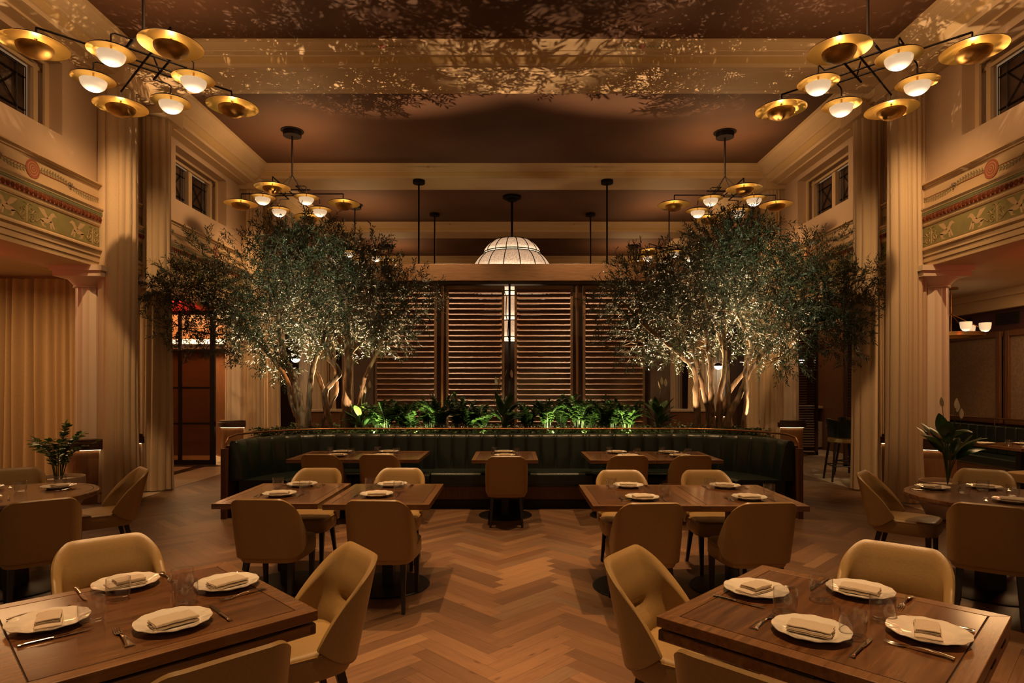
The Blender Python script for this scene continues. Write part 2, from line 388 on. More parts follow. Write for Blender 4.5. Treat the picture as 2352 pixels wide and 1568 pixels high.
# ================================================================== SETTING
# ---- herringbone floor: every plank a quad with its own uv and tint
def herringbone():
    L,W=.66,.11; s=math.sqrt(.5); vs=[];fs=[];uv=[];colr=[]
    def place(a0,b0,la,lb,alongA):
        cs=[(a0,b0),(a0+la,b0),(a0+la,b0+lb),(a0,b0+lb)]
        pts=[((a-b)*s-.07,(a+b)*s) for a,b in cs]
        cx=sum(p[0] for p in pts)/4; cyy=sum(p[1] for p in pts)/4
        if not(-5.75<cx<5.75 and -.6<cyy<20): return
        n=len(vs); vs.extend([(p[0],p[1],0) for p in pts]); fs.append((n,n+1,n+2,n+3))
        if alongA: uv.extend([(0,0),(L,0),(L,W),(0,W)])
        else: uv.extend([(0,0),(0,W),(L,W),(L,0)])
        c=(random.random(),random.random(),random.random(),1); colr.extend([c]*4)
    g=.0006
    for k in range(-20,270):
        for j in range(-14,15):
            ao=k*W+j*L; bo=k*W-j*L
            yy=(ao+bo)*s
            if yy<-1.6 or yy>21: continue
            place(ao+g,bo+g,L-2*g,W-2*g,True); place(ao+g,bo+W+g,W-2*g,L-2*g,False)
    me=bpy.data.meshes.new('floor'); me.from_pydata(vs,[],fs); me.materials.append(M['planks'])
    ul=me.uv_layers.new(name='UVMap'); ul.data.foreach_set('uv',[c for p in uv for c in p])
    ca=me.color_attributes.new('plank','FLOAT_COLOR','CORNER'); ca.data.foreach_set('color',[c for p in colr for c in p])
    o=bpy.data.objects.new('floor',me); COL.objects.link(o); o['kind']='structure'
herringbone()
struct(MB().box(-12,12,-1.5,26,-.06,-.004),'floor_base',M['groove'])
for sx in (-1,1):
    m=MB(); a,b=sorted((sx*5.42,sx*10.5)); m.box(a,b,-1.5,26,-.02,.004)
    struct(m,'floor_stone_border',M['marble'])
m=MB(); m.box(-5.42,5.42,14.2,26,-.02,.004); struct(m,'floor_stone_rear',M['marble'])
m=MB(); m.box(-6.46,-6.22,10.6,12.6,.004,.006); m.box(-8.2,-5.95,12.6,12.82,.004,.006); struct(m,'floor_black_inlay',M['marbledark'])

# ---- ceiling: umber panels between cream beams
ZC,ZB=6.25,6.05
struct(MB().box(-5.3,5.3,-1.6,26,ZC,ZC+.1),'ceiling',M['ceil'])
BEAMS=[3.99,8.59,13.19,17.79,22.39]
for i,y in enumerate(BEAMS):
    w_=.77
    prof=[(y-.36,ZC+.05),(y-.36,ZC-.004),(y-.30,ZC-.010),(y-.17,ZC-.055),(y-.165,ZC-.062),(y-.10,ZC-.08),(y-.09,ZC-.095),(y-.03,ZC-.15),(y-.02,ZC-.165),(y,ZB+.01),(y,ZB),
          (y+.10,ZB),(y+.102,ZB+.006),(y+.108,ZB+.006),(y+.11,ZB),(y+w_-.12,ZB),(y+w_-.118,ZB+.006),(y+w_-.112,ZB+.006),(y+w_-.11,ZB),(y+w_,ZB),
          (y+w_,ZB+.02),(y+w_+.1,ZC-.08),(y+w_+.3,ZC-.01),(y+w_+.36,ZC-.004),(y+w_+.36,ZC+.05)]
    m=MB(); m.prism(prof,'x',-5.6,5.6); o=m.build('ceiling_beam',M['plaster']); o['kind']='structure'
    # strip under the swag with the shade of the hollow molding coloured in
    m=MB(); m.prism([(y-.088,ZC-.099),(y-.032,ZC-.152),(y-.030,ZC-.157),(y-.092,ZC-.103)],'x',-5.4,5.4); o2=m.build('cove',M['ochre'],o)
    m=MB()
    def leafp(mm,x,yy,z,ang,l=.045,wd=.014,sl=.34):
        ca_,sa_=math.cos(ang),math.sin(ang); pts=[(-l/2,0),(0,wd/2),(l/2,0),(0,-wd/2)]
        q=[]
        for a,b in pts:
            u=a*ca_-b*sa_; v=a*sa_+b*ca_
            q.append((x+u,yy+v,z-v*sl))
        n=len(mm.v); mm.v+=q; mm.f.append((n,n+1,n+2,n+3)); mm.mi.append(0)
    yc=y-.235; zc_=ZC-.0335
    for cx_ in (-1.75,1.75):
        for k in range(-24,25):
            x=cx_+k*.024
            if abs(k)<3: continue
            leafp(m,x,yc+(.012 if k%2 else -.012),zc_-.004,random.uniform(.3,1.2)*(1 if k%2 else -1),.05*(1-abs(k)/45),.02*(1-abs(k)/40))
    if m.v: m.build('painted_swag',M['leafpaint'],o)
    m=MB()
    for cx_ in (-1.75,1.75):
        for k in range(7): leafp(m,cx_+.028*math.cos(k),yc+.02*math.sin(k),zc_-.006,k*.9,.05,.035)
    m.build('painted_rose',M['rosepaint'],o)
# ---- side cornices
for sx,nm in ((-1,'left'),(1,'right')):
    prof=[(5.86,5.9),(5.62,5.9),(5.62,5.93),(5.46,5.94),(5.45,5.985),(5.43,6.0),(5.36,6.07),(5.33,6.08),(5.325,6.10),(5.22,6.165),(5.215,6.172),(5.205,6.172),(5.20,6.18),(5.13,6.225),(5.125,6.235),(5.07,6.246),(5.07,6.35),(5.86,6.35)]
    m=MB(); m.prism([(sx*x,z) for x,z in prof],'y',-1.6,26); struct(m,'trim_cornice_'+nm,M['plaster'])
    m=MB(); m.prism([(sx*x,z) for x,z in [(5.43,5.996),(5.36,6.066),(5.357,6.060),(5.425,5.990)]],'y',-1.6,26); struct(m,'trim_cornice_shadow_'+nm,M['ochre'])  # strip that colours in shade along the cornice hollow
    # pilaster caps under the beams
    for y in (4.3,8.85,9.8,13.45,14.4,18.05,19.0,22.6):
        m=MB(); a,b=sorted((sx*5.35,sx*5.86)); m.box(a,b,y-.3,y+.3,5.82,6.06); struct(m,'trim_pilaster_cap',M['plaster'],bevel=.01)
# ---- clerestory wall with window openings (z 4.45 - 6.2), plane |x| = 5.8
WINS=[(1.5,3.4),(6.1,8.0),(10.7,12.6),(15.3,17.2),(19.9,21.8)]
ZW0,ZW1=4.87,5.80
wn=0
for sx,nm in ((-1,'left'),(1,'right')):
    m=MB(); t0,t1=5.8,6.25
    def bx(y0,y1,z0,z1,a=t0,b=t1):
        p,q=sorted((sx*a,sx*b)); m.box(p,q,y0,y1,z0,z1)
    bx(-1.5,26,4.40,ZW0); bx(-1.5,26,ZW1,6.3)
    ys=[-1.5]+[v for wv in WINS for v in wv]+[26]
    for i in range(0,len(ys),2): bx(ys[i],ys[i+1],ZW0,ZW1)
    # raised pilaster strips
    for y in (0.9,5.0,5.35,9.3,13.9,18.5,23.1):
        bx(y-.62,y+.62,4.44,5.9,5.77,5.81)
    struct(m,'wall_'+nm,M['plaster_wall'])
    for (y0,y1) in WINS:
        wn+=1
        root=bpy.data.objects.new('window_%d'%wn,None); COL.objects.link(root); root['kind']='structure'
        m=MB()
        def wb(mm,y0_,y1_,z0,z1,a,b):
            p,q=sorted((sx*a,sx*b)); mm.box(p,q,y0_,y1_,z0,z1)
        # stepped casing round the reveal
        for (o_,a,b) in ((.0,5.97,6.0),(.07,6.06,6.10)):
            e=0
            wb(m,y0+o_-e*(o_==0),y0+o_+.07,ZW0,ZW1,a,b); wb(m,y1-o_-.07,y1-o_+e*(o_==0),ZW0,ZW1,a,b)
            wb(m,y0+.005,y1-.005,ZW1-o_-.05,ZW1-o_-.002,a+.003,b+.003); wb(m,y0+.005,y1-.005,ZW0+o_*.6+.002,ZW0+.05+o_*.6,a+.003,b+.003)
        m.build('window_frame',M['plaster'],root)
        m=MB()
        n=3 if sx<0 else 3
        gy0,gy1=y0+.2,y1-.2; gz0,gz1=ZW0+.1,ZW1-.15
        m2=MB(); pw=(gy1-gy0)/2
        ym=(gy0+gy1)/2
        wb(m2,ym-.06,ym+.06,gz0,gz1,6.04,6.12)
        m2.build('mullion',M['plaster'],root)
        for k in range(2):
            a0=gy0+k*(pw+.0)+(.06 if k else 0); a1=a0+pw-.06
            g=MB(); wb(g,a0,a1,gz0,gz1,6.13,6.14); g.build('pane',M['glassdark'],root)
            u=MB(); x=sx*6.115
            def bar(p,q,r=.009): u.tube([(x,p[0],p[1]),(x,q[0],q[1])],r,4)
            h=gz1-gz0; d=(a1-a0)
            for fy in (.0,.2,.8,1.0): bar((a0+d*fy,gz0),(a0+d*fy,gz1))
            for fz in (0,.2,.8,1.0): bar((a0,gz0+h*fz),(a1,gz0+h*fz))
            bar((a0+d*.2,gz0+h*.2),(a0+d*.8,gz0+h*.8)); bar((a0+d*.8,gz0+h*.2),(a0+d*.2,gz0+h*.8))
            u.build('muntin',M['blackmetal'],root)
# ---- entablature over the aisle columns
for sx,nm in ((-1,'left'),(1,'right')):
    prof=[(5.76,3.30),(5.76,3.37),(5.745,3.375),(5.745,3.46),(5.73,3.465),(5.73,3.53),(5.70,3.56),(5.70,3.585),(5.74,3.60),
          (5.75,3.62),(5.75,3.955),(5.735,3.965),(5.725,3.99),(5.725,4.02),(5.715,4.04),(5.71,4.115),(5.70,4.13),(5.70,4.20),(5.68,4.235),(5.68,4.26),(5.72,4.275),
          (5.76,4.28),(5.76,4.60),(5.74,4.61),(5.74,4.63),(5.70,4.65),(5.70,4.675),(5.80,4.69),(6.5,4.69),(6.5,3.30)]
    prof=[(x, 3.30+(z-3.30)*(4.46-3.30)/(4.69-3.30)) for x,z in prof]
    m=MB(); m.prism([(sx*x,z) for x,z in prof],'y',-1.5,26); o=struct(m,'trim_entablature_'+nm,M['plaster'])
    zz=lambda z:3.30+(z-3.30)*(1.16/1.39)
    def strip(x,z0,z1,mat,name,dx=.004):
        a,b=sorted((sx*(x-dx),sx*(x+.02))); return MB().box(a,b,-1.4,25.9,zz(z0),zz(z1)).build(name,mat,o)
    strip(5.75,3.635,3.945,M['greenf'],'frieze_panel')
    strip(5.70,4.14,4.165,M['greenline'],'green_line'); strip(5.70,4.175,4.19,M['greenline'],'green_line')
    m=MB()
    for k in range(-18,370):
        y=k*.068+.02
        a=sx*5.722; c=(a,y,zz(4.078))
        m.lathe([(0,-.036),(.024,-.028),(.034,0),(.024,.028),(0,.036)],10,c)
    m.build('egg_molding',M['egg'],o,smooth=True)
    a,b=sorted((sx*5.710,sx*5.74)); MB().box(a,b,-1.4,25.9,zz(4.035),zz(4.12)).build('egg_backing',M['brick'],o)
    # painted frieze: griffins and scrolls, thin relief on the green
    fr=MB(); xo=sx*5.7455
    def F(y,z): return (xo,y,z)
    def stroke(pts,r): fr.tube([F(*p) for p in pts],r,4,flat=.2)
    def spiral(y,z,r0,turns,dirn,r=.006,a0=0):
        pts=[]
        for i in range(22):
            t=i/21; a=a0+dirn*turns*2*PI*t; rr=r0*(1-t*.85); pts.append((y+rr*math.cos(a),z+rr*math.sin(a)))
        stroke(pts,r)
    z0=zz(3.635); H_=zz(3.945)-z0
    def poly(pts):
        n=len(fr.v); e=0
        ps=[F(*p) for p in pts]; fr.add(ps+[(p[0]+.003*sx,p[1],p[2]) for p in ps],[tuple(range(len(ps)))]+[(i,(i+1)%len(ps),len(ps)+(i+1)%len(ps),len(ps)+i) for i in range(len(ps))])
    def griffin(y,d):
        q=lambda pts:[(y+d*a*.85,z0+b*H_) for a,b in pts]
        poly(q([(-.12,.30),(-.02,.28),(.06,.40),(.07,.60),(.12,.72),(.17,.70),(.14,.78),(.10,.88),(.05,.82),(.02,.66),(-.04,.52),(-.12,.46),(-.18,.38)]))
        poly(q([(.0,.52),(-.08,.90),(-.20,.92),(-.12,.66),(-.04,.50)]))
        poly(q([(.04,.44),(.10,.10),(.13,.10),(.13,.14),(.08,.46)]))
        poly(q([(.02,.40),(.04,.08),(.08,.08),(.07,.12),(.06,.40)]))
        poly(q([(-.17,.40),(-.12,.10),(-.05,.08),(-.05,.13),(-.09,.14),(-.09,.34)]))
        stroke([(y+d*a*.85,z0+b*H_) for a,b in [(-.17,.36),(-.24,.20),(-.30,.28),(-.31,.5),(-.27,.66),(-.23,.60),(-.25,.52)]],.006)
    for k in range(-2,20):
        y=.45+k*1.15
        if y<-1 or y>24: continue
        stroke([(y,z0+.06*H_),(y,z0+.86*H_)],.008)
        for d in (-1,1):
            spiral(y+d*.062,z0+.26*H_,.055,1.3,-d,.006,PI/2); spiral(y+d*.05,z0+.60*H_,.042,1.2,d,.005,-PI/2)
            stroke([(y,z0+.8*H_),(y+d*.03,z0+.9*H_),(y+d*.07,z0+.88*H_)],.005)
        griffin(y+.34,1); griffin(y+.84,-1)
    fr.build('frieze_painting',M['relief'],o)
    # garland band with medallions
    gz=zz(4.44); xg=sx*5.756
    ga=MB(); 
    def gleaf(y,z,ang,l=.05,wd=.02):
        ca_,sa_=math.cos(ang),math.sin(ang); n=len(ga.v)
        for a,b in [(-l/2,0),(0,wd/2),(l/2,0),(0,-wd/2)]: ga.v.append((xg-sx*.003,y+a*ca_-b*sa_,z+a*sa_+b*ca_))
        ga.f.append((n,n+1,n+2,n+3)); ga.mi.append(0)
    rib=MB(); md=MB()
    meds=[]
    for kb in range(-1,6):
        yb=7.45+4.6*(kb-1)
        for yy in (yb,yb-2.05):
            meds.append(yy)
    meds.sort()
    for a_,b_ in zip(meds[:-1],meds[1:]):
        span=b_-a_
        n=int(span/.046)
        for i in range(3,n-2):
            t=i/n; y=a_+t*span; z=gz+.045*math.sin(t*4*PI)
            for sgn in (-1,1): gleaf(y,z+sgn*.022,math.atan(.045*4*PI/span*math.cos(t*4*PI))+sgn*.65,.050,.019)
        ga.tube([(xg-sx*.002,a_+span*(i/30),gz+.045*math.sin(i/30*4*PI)) for i in range(31)],.0025,4)
        for t in (.25,.5,.75):
            y=a_+t*span; z=gz+.045*math.sin(t*4*PI)
            for e in range(4):
                rib.tube([(xg-sx*.005,y,z),(xg-sx*.005,y+.04*math.cos(e*1.3+.5),z+.04*math.sin(e*1.3+.5)),(xg-sx*.005,y+.03*math.cos(e*1.3+1),z+.05*math.sin(e*1.3+1))],.0035,4)
    ga.build('painted_garland',M['leafpaint'],o); rib.build('painted_bow',M['ribbonpaint'],o)
    a,b=sorted((xg-sx*.002,xg+sx*.01)); MB().box(a,b,-1.4,25.9,gz-.005,gz+.003).build('red_line',M['brick'],o)
    for j,(r_,mat) in enumerate([(.112,'brick'),(.082,'relief'),(.074,'brick'),(.050,'relief'),(.042,'brick'),(.020,'relief'),(.013,'brick')]):
        dm=MB()
        for yy in meds:
            if -1<yy<24:
                n=36; vs=[(xg-sx*(.004+.0012*j),yy+r_*math.cos(2*PI*i/n),gz+r_*math.sin(2*PI*i/n)) for i in range(n)]
                dm.add(vs,[tuple(range(n))])
        dm.build('medallion_ring',M[mat],o)
# ---- columns, drums, curtains
def fluted(mb,c,z0,z1,r,n=96,fl=16):
    mb.lathe([(r*.0,z0),(r,z0),(r,z0+.001),(r*.93,z1)],n,c,rf=lambda a:1-.055*abs(math.sin(a*fl/2)))
cy_n=[(8.85,'near'),(9.8,'far')]
for sx,side in ((-1,'left'),(1,'right')):
    for k,y in enumerate((4.25,5.2,8.85,9.8,13.45,14.4,18.05,19.0,22.6)):
        m=MB(); fluted(m,(sx*5.98,y,0),0.0,3.02,.225)
        m.lathe([(.215,3.02),(.235,3.03),(.22,3.05),(.26,3.10),(.315,3.155)],48,(sx*5.98,y,0))
        m.box(sx*5.98-.33,sx*5.98+.33,y-.33,y+.33,3.155,3.23); m.box(sx*5.98-.36,sx*5.98+.36,y-.36,y+.36,3.23,3.302)
        struct(m,'trim_fluted_column',M['column'],smooth=30)
WD={8.85:'nearest pair',9.8:'nearest pair',13.45:'middle pair',14.4:'middle pair',18.05:'rear pair',19.0:'rear pair',4.25:'',5.2:''}
def curtain(x,y,r,seed,label,group):
    rg=random.Random(seed); nf=rg.choice([12,13]); ph=[rg.uniform(0,2*PI) for _ in range(6)]; n=180
    zs=[.02,.08,.3,.7,1.2,1.8,2.5,3.2,4.0,4.8,5.4,5.9]
    vs=[];fs=[]
    for z in zs:
        t=z/5.9; flare=1+.10*math.exp(-z*1.1)+.03*math.sin(z*1.1+ph[0])
        for i in range(n):
            a=2*PI*i/n
            aw=a+.14*math.sin(2*a+ph[1])+.06*math.sin(z*.8+ph[2])+.08*math.sin(3*a+ph[3])
            f=math.sin(nf*aw+ph[4]); q=nf*aw+ph[4]; f=.25*math.sin(q+.7)+.75*(2*abs(math.sin(q/2))**.7-1)
            rr=r*flare*(1+.14*f*(1+.6*math.exp(-z*.9))+.02*math.sin(3*a+z*.6))
            vs.append((rr*math.cos(a),rr*math.sin(a),z))
    for j in range(len(zs)-1):
        for i in range(n): k=(i+1)%n; fs.append((j*n+i,j*n+k,(j+1)*n+k,(j+1)*n+i))
    m=MB(); m.add(vs,fs)
    o=m.build('column_curtain',M['linen'],smooth=180,loc=(x,y,0)); tag(o,label,'curtain',group); return o
side_words={-1:'left',1:'right'}
for sx in (-1,1):
    for j,(y,r) in enumerate(((8.85,.222),(9.8,.198),(13.45,.20),(14.4,.195),(18.05,.195),(19.0,.195))):
        dep=['first','second','third','fourth','fifth','sixth'][j]
        curtain(sx*5.62,y,r,100+j+(10 if sx>0 else 0),'tall beige linen curtain round the %s column from the front, %s side'%(dep,side_words[sx]),'linen curtains wrapped round the columns')
def drum():
    t=thing('drink_rail_drum',(0,0,0),0,'drum','drink rail')
    MB().lathe([(0,0),(.30,0),(.30,.74),(.0,.74)],48).build('drum_body',M['drumwood'],t,smooth=30)
    MB().lathe([(.355,.76),(.365,.77),(.365,.86),(.34,.865),(.34,.90),(.325,.905),(0,.905)],48).build('ledge_top',M['darkwood'],t,smooth=30)
    MB().lathe([(.304,.752),(.322,.752),(.322,.76),(.304,.76),(.304,.752)],48).build('light_strip',M['led'],t)
    m=MB(); m.tube([(.37*math.cos(a*PI/24),.37*math.sin(a*PI/24),.16) for a in range(49)],.014,8,cap=False)
    for a in range(4): m.tube([(.30*math.cos(a*PI/2),.30*math.sin(a*PI/2),.16),(.37*math.cos(a*PI/2),.37*math.sin(a*PI/2),.16)],.01,6)
    m.build('foot_rail',M['agedbrass'],t,smooth=30)
    return Proto(t)
dp=drum()
for sx in (-1,1):
    for j,y in enumerate((8.85,9.8,13.45,14.4,18.05)):
        d=['first','second','third','fourth','fifth'][j]
        dp.put((sx*5.98,y,0),0,'round wooden ledge at the foot of the %s column from the front, %s side'%(d,side_words[sx]),'drink ledges round the column feet')
        
# ---- aisles
for sx,nm in ((-1,'left'),(1,'right')):
    a,b=sorted((sx*6.3,sx*9.6)); struct(MB().box(a,b,-1.5,20,3.62,3.7),'ceiling_aisle_'+nm,M['plaster'])
struct(MB().box(-9.7,9.7,24.0,24.2,0,6.3),'wall_rear',M['darkwood'])
# left aisle: end wall with drapery and the steel glass screen
struct(MB().box(-9.6,-9.5,-1.5,24,0,3.65),'wall_left_aisle',M['plaster_wall'])
m=MB(); m.box(-9.5,-6.5,11.25,11.35,3.40,3.62); m.box(-9.5,-6.5,11.2,11.3,3.52,3.62); struct(m,'trim_aisle_cornice_left',M['plaster'])
def drapery(x0,x1,y,z0,z1,label):
    vs=[];fs=[];n=int(abs(x1-x0)/.011); rg=random.Random(5); ph=[rg.uniform(0,6) for _ in range(6)]
    zs=[z0,z0+.3,z0+1,z0+1.8,z0+2.6,z1-.25,z1-.1,z1]
    for z in zs:
        tt=(z-z0)/(z1-z0); k=1-.45*tt**3
        for i in range(n+1):
            u=i/n; x=x0+(x1-x0)*u
            s_=u*abs(x1-x0)*2*PI/.165+1.2*math.sin(u*13+ph[0])+.6*math.sin(u*31+ph[1])+.25*math.sin(z*1.2+u*8)
            f=math.sin(s_); f=math.copysign(abs(f)**.75,f)
            vs.append((x+.014*math.sin(s_*.5+z),y+.075*k*f*(1+.4*math.sin(u*9+ph[2])),z))
    for j in range(len(zs)-1):
        for i in range(n): q=j*(n+1)+i; fs.append((q,q+1,q+n+2,q+n+1))
    o=MB().add(vs,fs).build('drapery',M['linen2'],smooth=180); o['label']=label; o['category']='curtain'
    return o
drapery(-9.45,-7.1,10.9,.02,3.52,'wide ochre linen drapery in deep folds behind the left round table')
# hall screen of black steel and reeded glass
t=thing('steel_glass_screen',(-7.2,12.9,0),0,'black steel framed screen of smoked reeded glass behind the left columns','glass screen')
m=MB()
for x0,x1 in ((-1.05,-1.0),(-.38,-.30),(.0,.0),(.27,.33),(.93,1.03)):
    if x1>x0: m.box(x0,x1,-.03,.03,0,3.2)
m.box(-1.05,1.03,-.03,.03,3.12,3.2); m.box(-1.05,1.03,-.032,.032,0,.10)
for z in (2.36,1.60,.86): m.box(-1.05,1.03,-.02,.02,z-.022,z+.022)
m.build('steel_frame',M['blackmetal'],t)
for x0,x1 in ((-1.0,-.38),(-.30,.27),(.33,.93)):
    for z0,z1 in ((.1,.838),(.882,1.578),(1.622,2.338),(2.382,3.12)):
        MB().box(x0,x1,-.006,.006,z0,z1).build('glass_panel',M['reeded'] if z0<2 else M['glass'],t)
struct(MB().box(-9.5,-6.1,14.6,14.7,0,3.62),'wall_hall_left',M['panelwood'])
struct(MB().box(-8.4,-6.15,14.45,14.6,2.50,2.62),'trim_cove_shelf',M['darkwood'])
o=MB().box(-8.3,-6.2,14.40,14.45,2.62,2.72).build('cove_light',M['led']); tag(o,'long glowing cove light seen through top of the glass screen','light')
o=MB().box(-7.7,-6.35,12.7,12.76,3.36,3.46).build('red_light_bar',M['red']); tag(o,'red glowing light bar above the glass screen behind the left tree','light')
point('red_bar_light',(-7.1,12.5,3.4),4,(1,.05,.03),.05)
struct(MB().box(-9.5,-6.2,12.88,12.95,3.2,3.62),'wall_screen_header',M['plaster_wall'])
# right aisle: panelled wall
XR=8.6
struct(MB().box(XR,XR+.1,-1.5,24,0,3.65),'wall_right_aisle',M['aubergine'])
def wallpanel(y0,y1,lab):
    root=thing('wall_panel',(XR,(y0+y1)/2,0),0,lab,'wall panel','fabric wall panels'); h=(y1-y0)/2
    MB().box(-.03,0,-h,h,1.08,2.50).build('fabric_field',M['fabricpanel'],root)
    m=MB(); f=.09
    m.box(-.07,0,-h,-h+f,.98,2.60); m.box(-.07,0,h-f,h,.98,2.60); m.box(-.07,0,-h+f,h-f,2.50,2.60); m.box(-.07,0,-h+f,h-f,.98,1.08)
    m.build('panel_frame',M['panelwood'],root,bevel=.008)
wallpanel(7.2,9.0,'brown fabric wall panel nearest the viewer on the right aisle wall')
wallpanel(9.15,10.75,'brown fabric wall panel behind the framed picture')
wallpanel(10.85,12.6,'brown fabric wall panel behind the ring chandelier')
struct(MB().box(XR-.12,XR,-1.5,12.7,2.98,3.2).box(XR-.2,XR,-1.5,12.7,3.18,3.3),'trim_crown_right',M['plaster'])
struct(MB().box(6.5,XR,-1.5,14.6,3.302,3.615),'ceiling_aisle_drop_right',M['plaster'])
for i in range(3):
    m=MB(); y0=9.4+i*1.1
    for k in range(7): m.box(XR-.03,XR,y0,y0+.5,2.72+k*.03,2.735+k*.03)
    struct(m,'trim_vent',M['black'])
# picture
t=thing('framed_picture',(XR-.08,9.72,1.42),0,'black framed black and white picture on the right aisle wall','picture')
m=MB(); m.box(-.03,0,-.35,-.32,0,.78).box(-.03,0,.32,.35,0,.78).box(-.03,0,-.32,.32,0,.03).box(-.03,0,-.32,.32,.75,.78); m.build('frame',M['black'],t)
MB().box(-.012,-.002,-.32,.32,.03,.75).build('mat_board',M['porcelain'],t)
m=MB()
for k in range(9):
    for q in range(3): 
        if random.random()<.8: m.box(-.015,-.012,-.2+q*.14,-.09+q*.14,.12+k*.062,.165+k*.062)
m.build('print',M['black'],t)
# right aisle rear: dark panelled wall, pilaster, shutters
struct(MB().box(5.9,XR,16.9,17.0,0,3.6),'wall_right_rear',M['darkwood'])
struct(MB().box(6.3,9.6,14.6,14.66,3.3,3.7),'trim_bulkhead_right',M['panelwood'])
struct(MB().box(8.0,8.25,14.8,16.9,0,3.3).box(7.6,7.85,16.5,16.9,0,3.3),'trim_wood_pilaster',M['panelwood'],bevel=.01)
def shutter(x,y,wd,z0,z1,lab,rz=0):
    t=thing('louvred_shutter',(x,y,0),rz,lab,'shutter','dark louvred shutters')
    m=MB(); m.box(-wd/2,-wd/2+.06,-.03,.03,z0,z1).box(wd/2-.06,wd/2,-.03,.03,z0,z1).box(-wd/2,wd/2,-.03,.03,z0,z0+.08).box(-wd/2,wd/2,-.03,.03,z1-.08,z1); m.build('shutter_frame',M['darkwood'],t)
    m=MB(); z=z0+.12
    while z<z1-.1: m.obox((0,0,z),wd-.12,.06,.012,Matrix.Rotation(math.radians(-35),3,'X')); z+=.06
    m.build('slat',M['darkwood'],t)
shutter(7.05,12.6,.62,0,3.1,'dark louvred shutter seen between the two front right curtains')
shutter(6.9,14.72,.7,0,3.1,'dark louvred shutter behind the bar stools on the right')
# ================================================================== BOOTH, PLANTER, TREES, BAR
def booth_path(off, n=14, yb=8.82, hx=2.42, a=.93, b=1.08, tail=0):
    """plan curve of the back rest face; off > 0 moves outwards (away from the diners)"""
    pts=[]
    P0=[]
    for i in range(n+1):
        th=PI/2*i/n                       # left arc from the open end to the straight
        P0.append((-hx-a*math.cos(th), yb-b+b*math.sin(th), -math.cos(th)/a, math.sin(th)/b))
    k=24
    for i in range(1,k): P0.append((-hx+2*hx*i/k, yb, 0, 1))
    for i in range(n+1):
        th=PI/2*(1-i/n)
        P0.append((hx+a*math.cos(th), yb-b+b*math.sin(th), math.cos(th)/a, math.sin(th)/b))
    for x,y,nx,ny in P0:
        l=math.hypot(nx,ny); pts.append((x+nx/l*off,y+ny/l*off))
    return pts
def resample(pts, step):
    d=[0]
    for p,q in zip(pts[:-1],pts[1:]): d.append(d[-1]+math.hypot(q[0]-p[0],q[1]-p[1]))
    n=max(2,round(d[-1]/step)); out=[]
    for i in range(n+1):
        t=d[-1]*i/n; j=0
        while j<len(d)-2 and d[j+1]<t: j+=1
        f=(t-d[j])/(d[j+1]-d[j]); out.append((pts[j][0]+(pts[j+1][0]-pts[j][0])*f, pts[j][1]+(pts[j+1][1]-pts[j][1])*f))
    return out,d[-1]
def sweep(path, prof, name, mat, parent, smooth=30, amp=None, closed=True):
    """sweep profile [(outward offset, z)] along plan path"""
    m=MB(); n=len(path); k=len(prof); vs=[]
    for i,(x,y) in enumerate(path):
        a=path[max(i-1,0)]; b=path[min(i+1,n-1)]
        tx,ty=b[0]-a[0],b[1]-a[1]; l=math.hypot(tx,ty); nx,ny=-ty/l,tx/l
        for q,(o,z) in enumerate(prof):
            oo=o+(amp(i,q) if amp else 0)
            vs.append((x+nx*oo,y+ny*oo,z))
    fs=[]
    for i in range(n-1):
        for q in range(k): r=(q+1)%k; fs.append((i*k+q,(i+1)*k+q,(i+1)*k+r,i*k+r))
    fs.append(tuple(range(k))); fs.append(tuple((n-1)*k+q for q in range(k))[::-1])
    m.add(vs,fs); return m.build(name,mat,parent,smooth=smooth)
booth=thing('banquette',(0,0,0),0,'long curved banquette in channelled bottle green leather before the planter','banquette')
path,LN=resample(booth_path(0),.0175)
CH=12; nseg=len(path)-1
prof=[(.0,.46),(.005,.52),(.02,.66),(.045,.80),(.06,.89),(.075,.93),(.10,.955),(.14,.96),(.17,.94),(.18,.90),(.18,.46)]
depth=[.3,.8,1,1,1,.9,.8,.5,.2,0,0]
off0=(nseg%CH)//2
def chan(i,q):
    u=((i+off0)%CH)/CH; e=abs(math.sin(PI*u))**.45
    c=path[i][0]; cen=-.015 if abs(c)<1.10 else 0
    return (.012-.022*e)*depth[q]+cen*(1 if q<8 else 0)
sweep(path,prof,'backrest',M['greenleather'],booth,smooth=60,amp=chan)
inner=resample(booth_path(-.0),.06)[0]
seatprof=[(.06,.30),(.06,.465),(-.50,.475),(-.54,.468),(-.565,.45),(-.575,.41),(-.57,.33),(-.555,.30)]
sweep(inner,seatprof,'seat_cushion',M['greenleather'],booth,smooth=60)
# proud middle cushion
MB().box(-1.10,1.10,8.225,8.75,.31,.486).build('middle_cushion',M['greenleather'],booth,bevel=.035,seg=5,smooth=60)
sweep(inner,[(.05,.13),(.05,.30),(-.52,.30),(-.52,.13)],'wood_base',M['panelwood'],booth,smooth=30)
sweep(inner,[(.05,0),(.05,.13),(-.49,.13),(-.49,0)],'plinth',M['blackmetal'],booth,smooth=30)
for sx in (-1,1):
    m=MB(); a,b=sorted((sx*3.535,sx*3.60)); m.box(a,b,7.66,7.80,0,.87)
    m.build('end_panel',M['panelwood'],booth,bevel=.004)
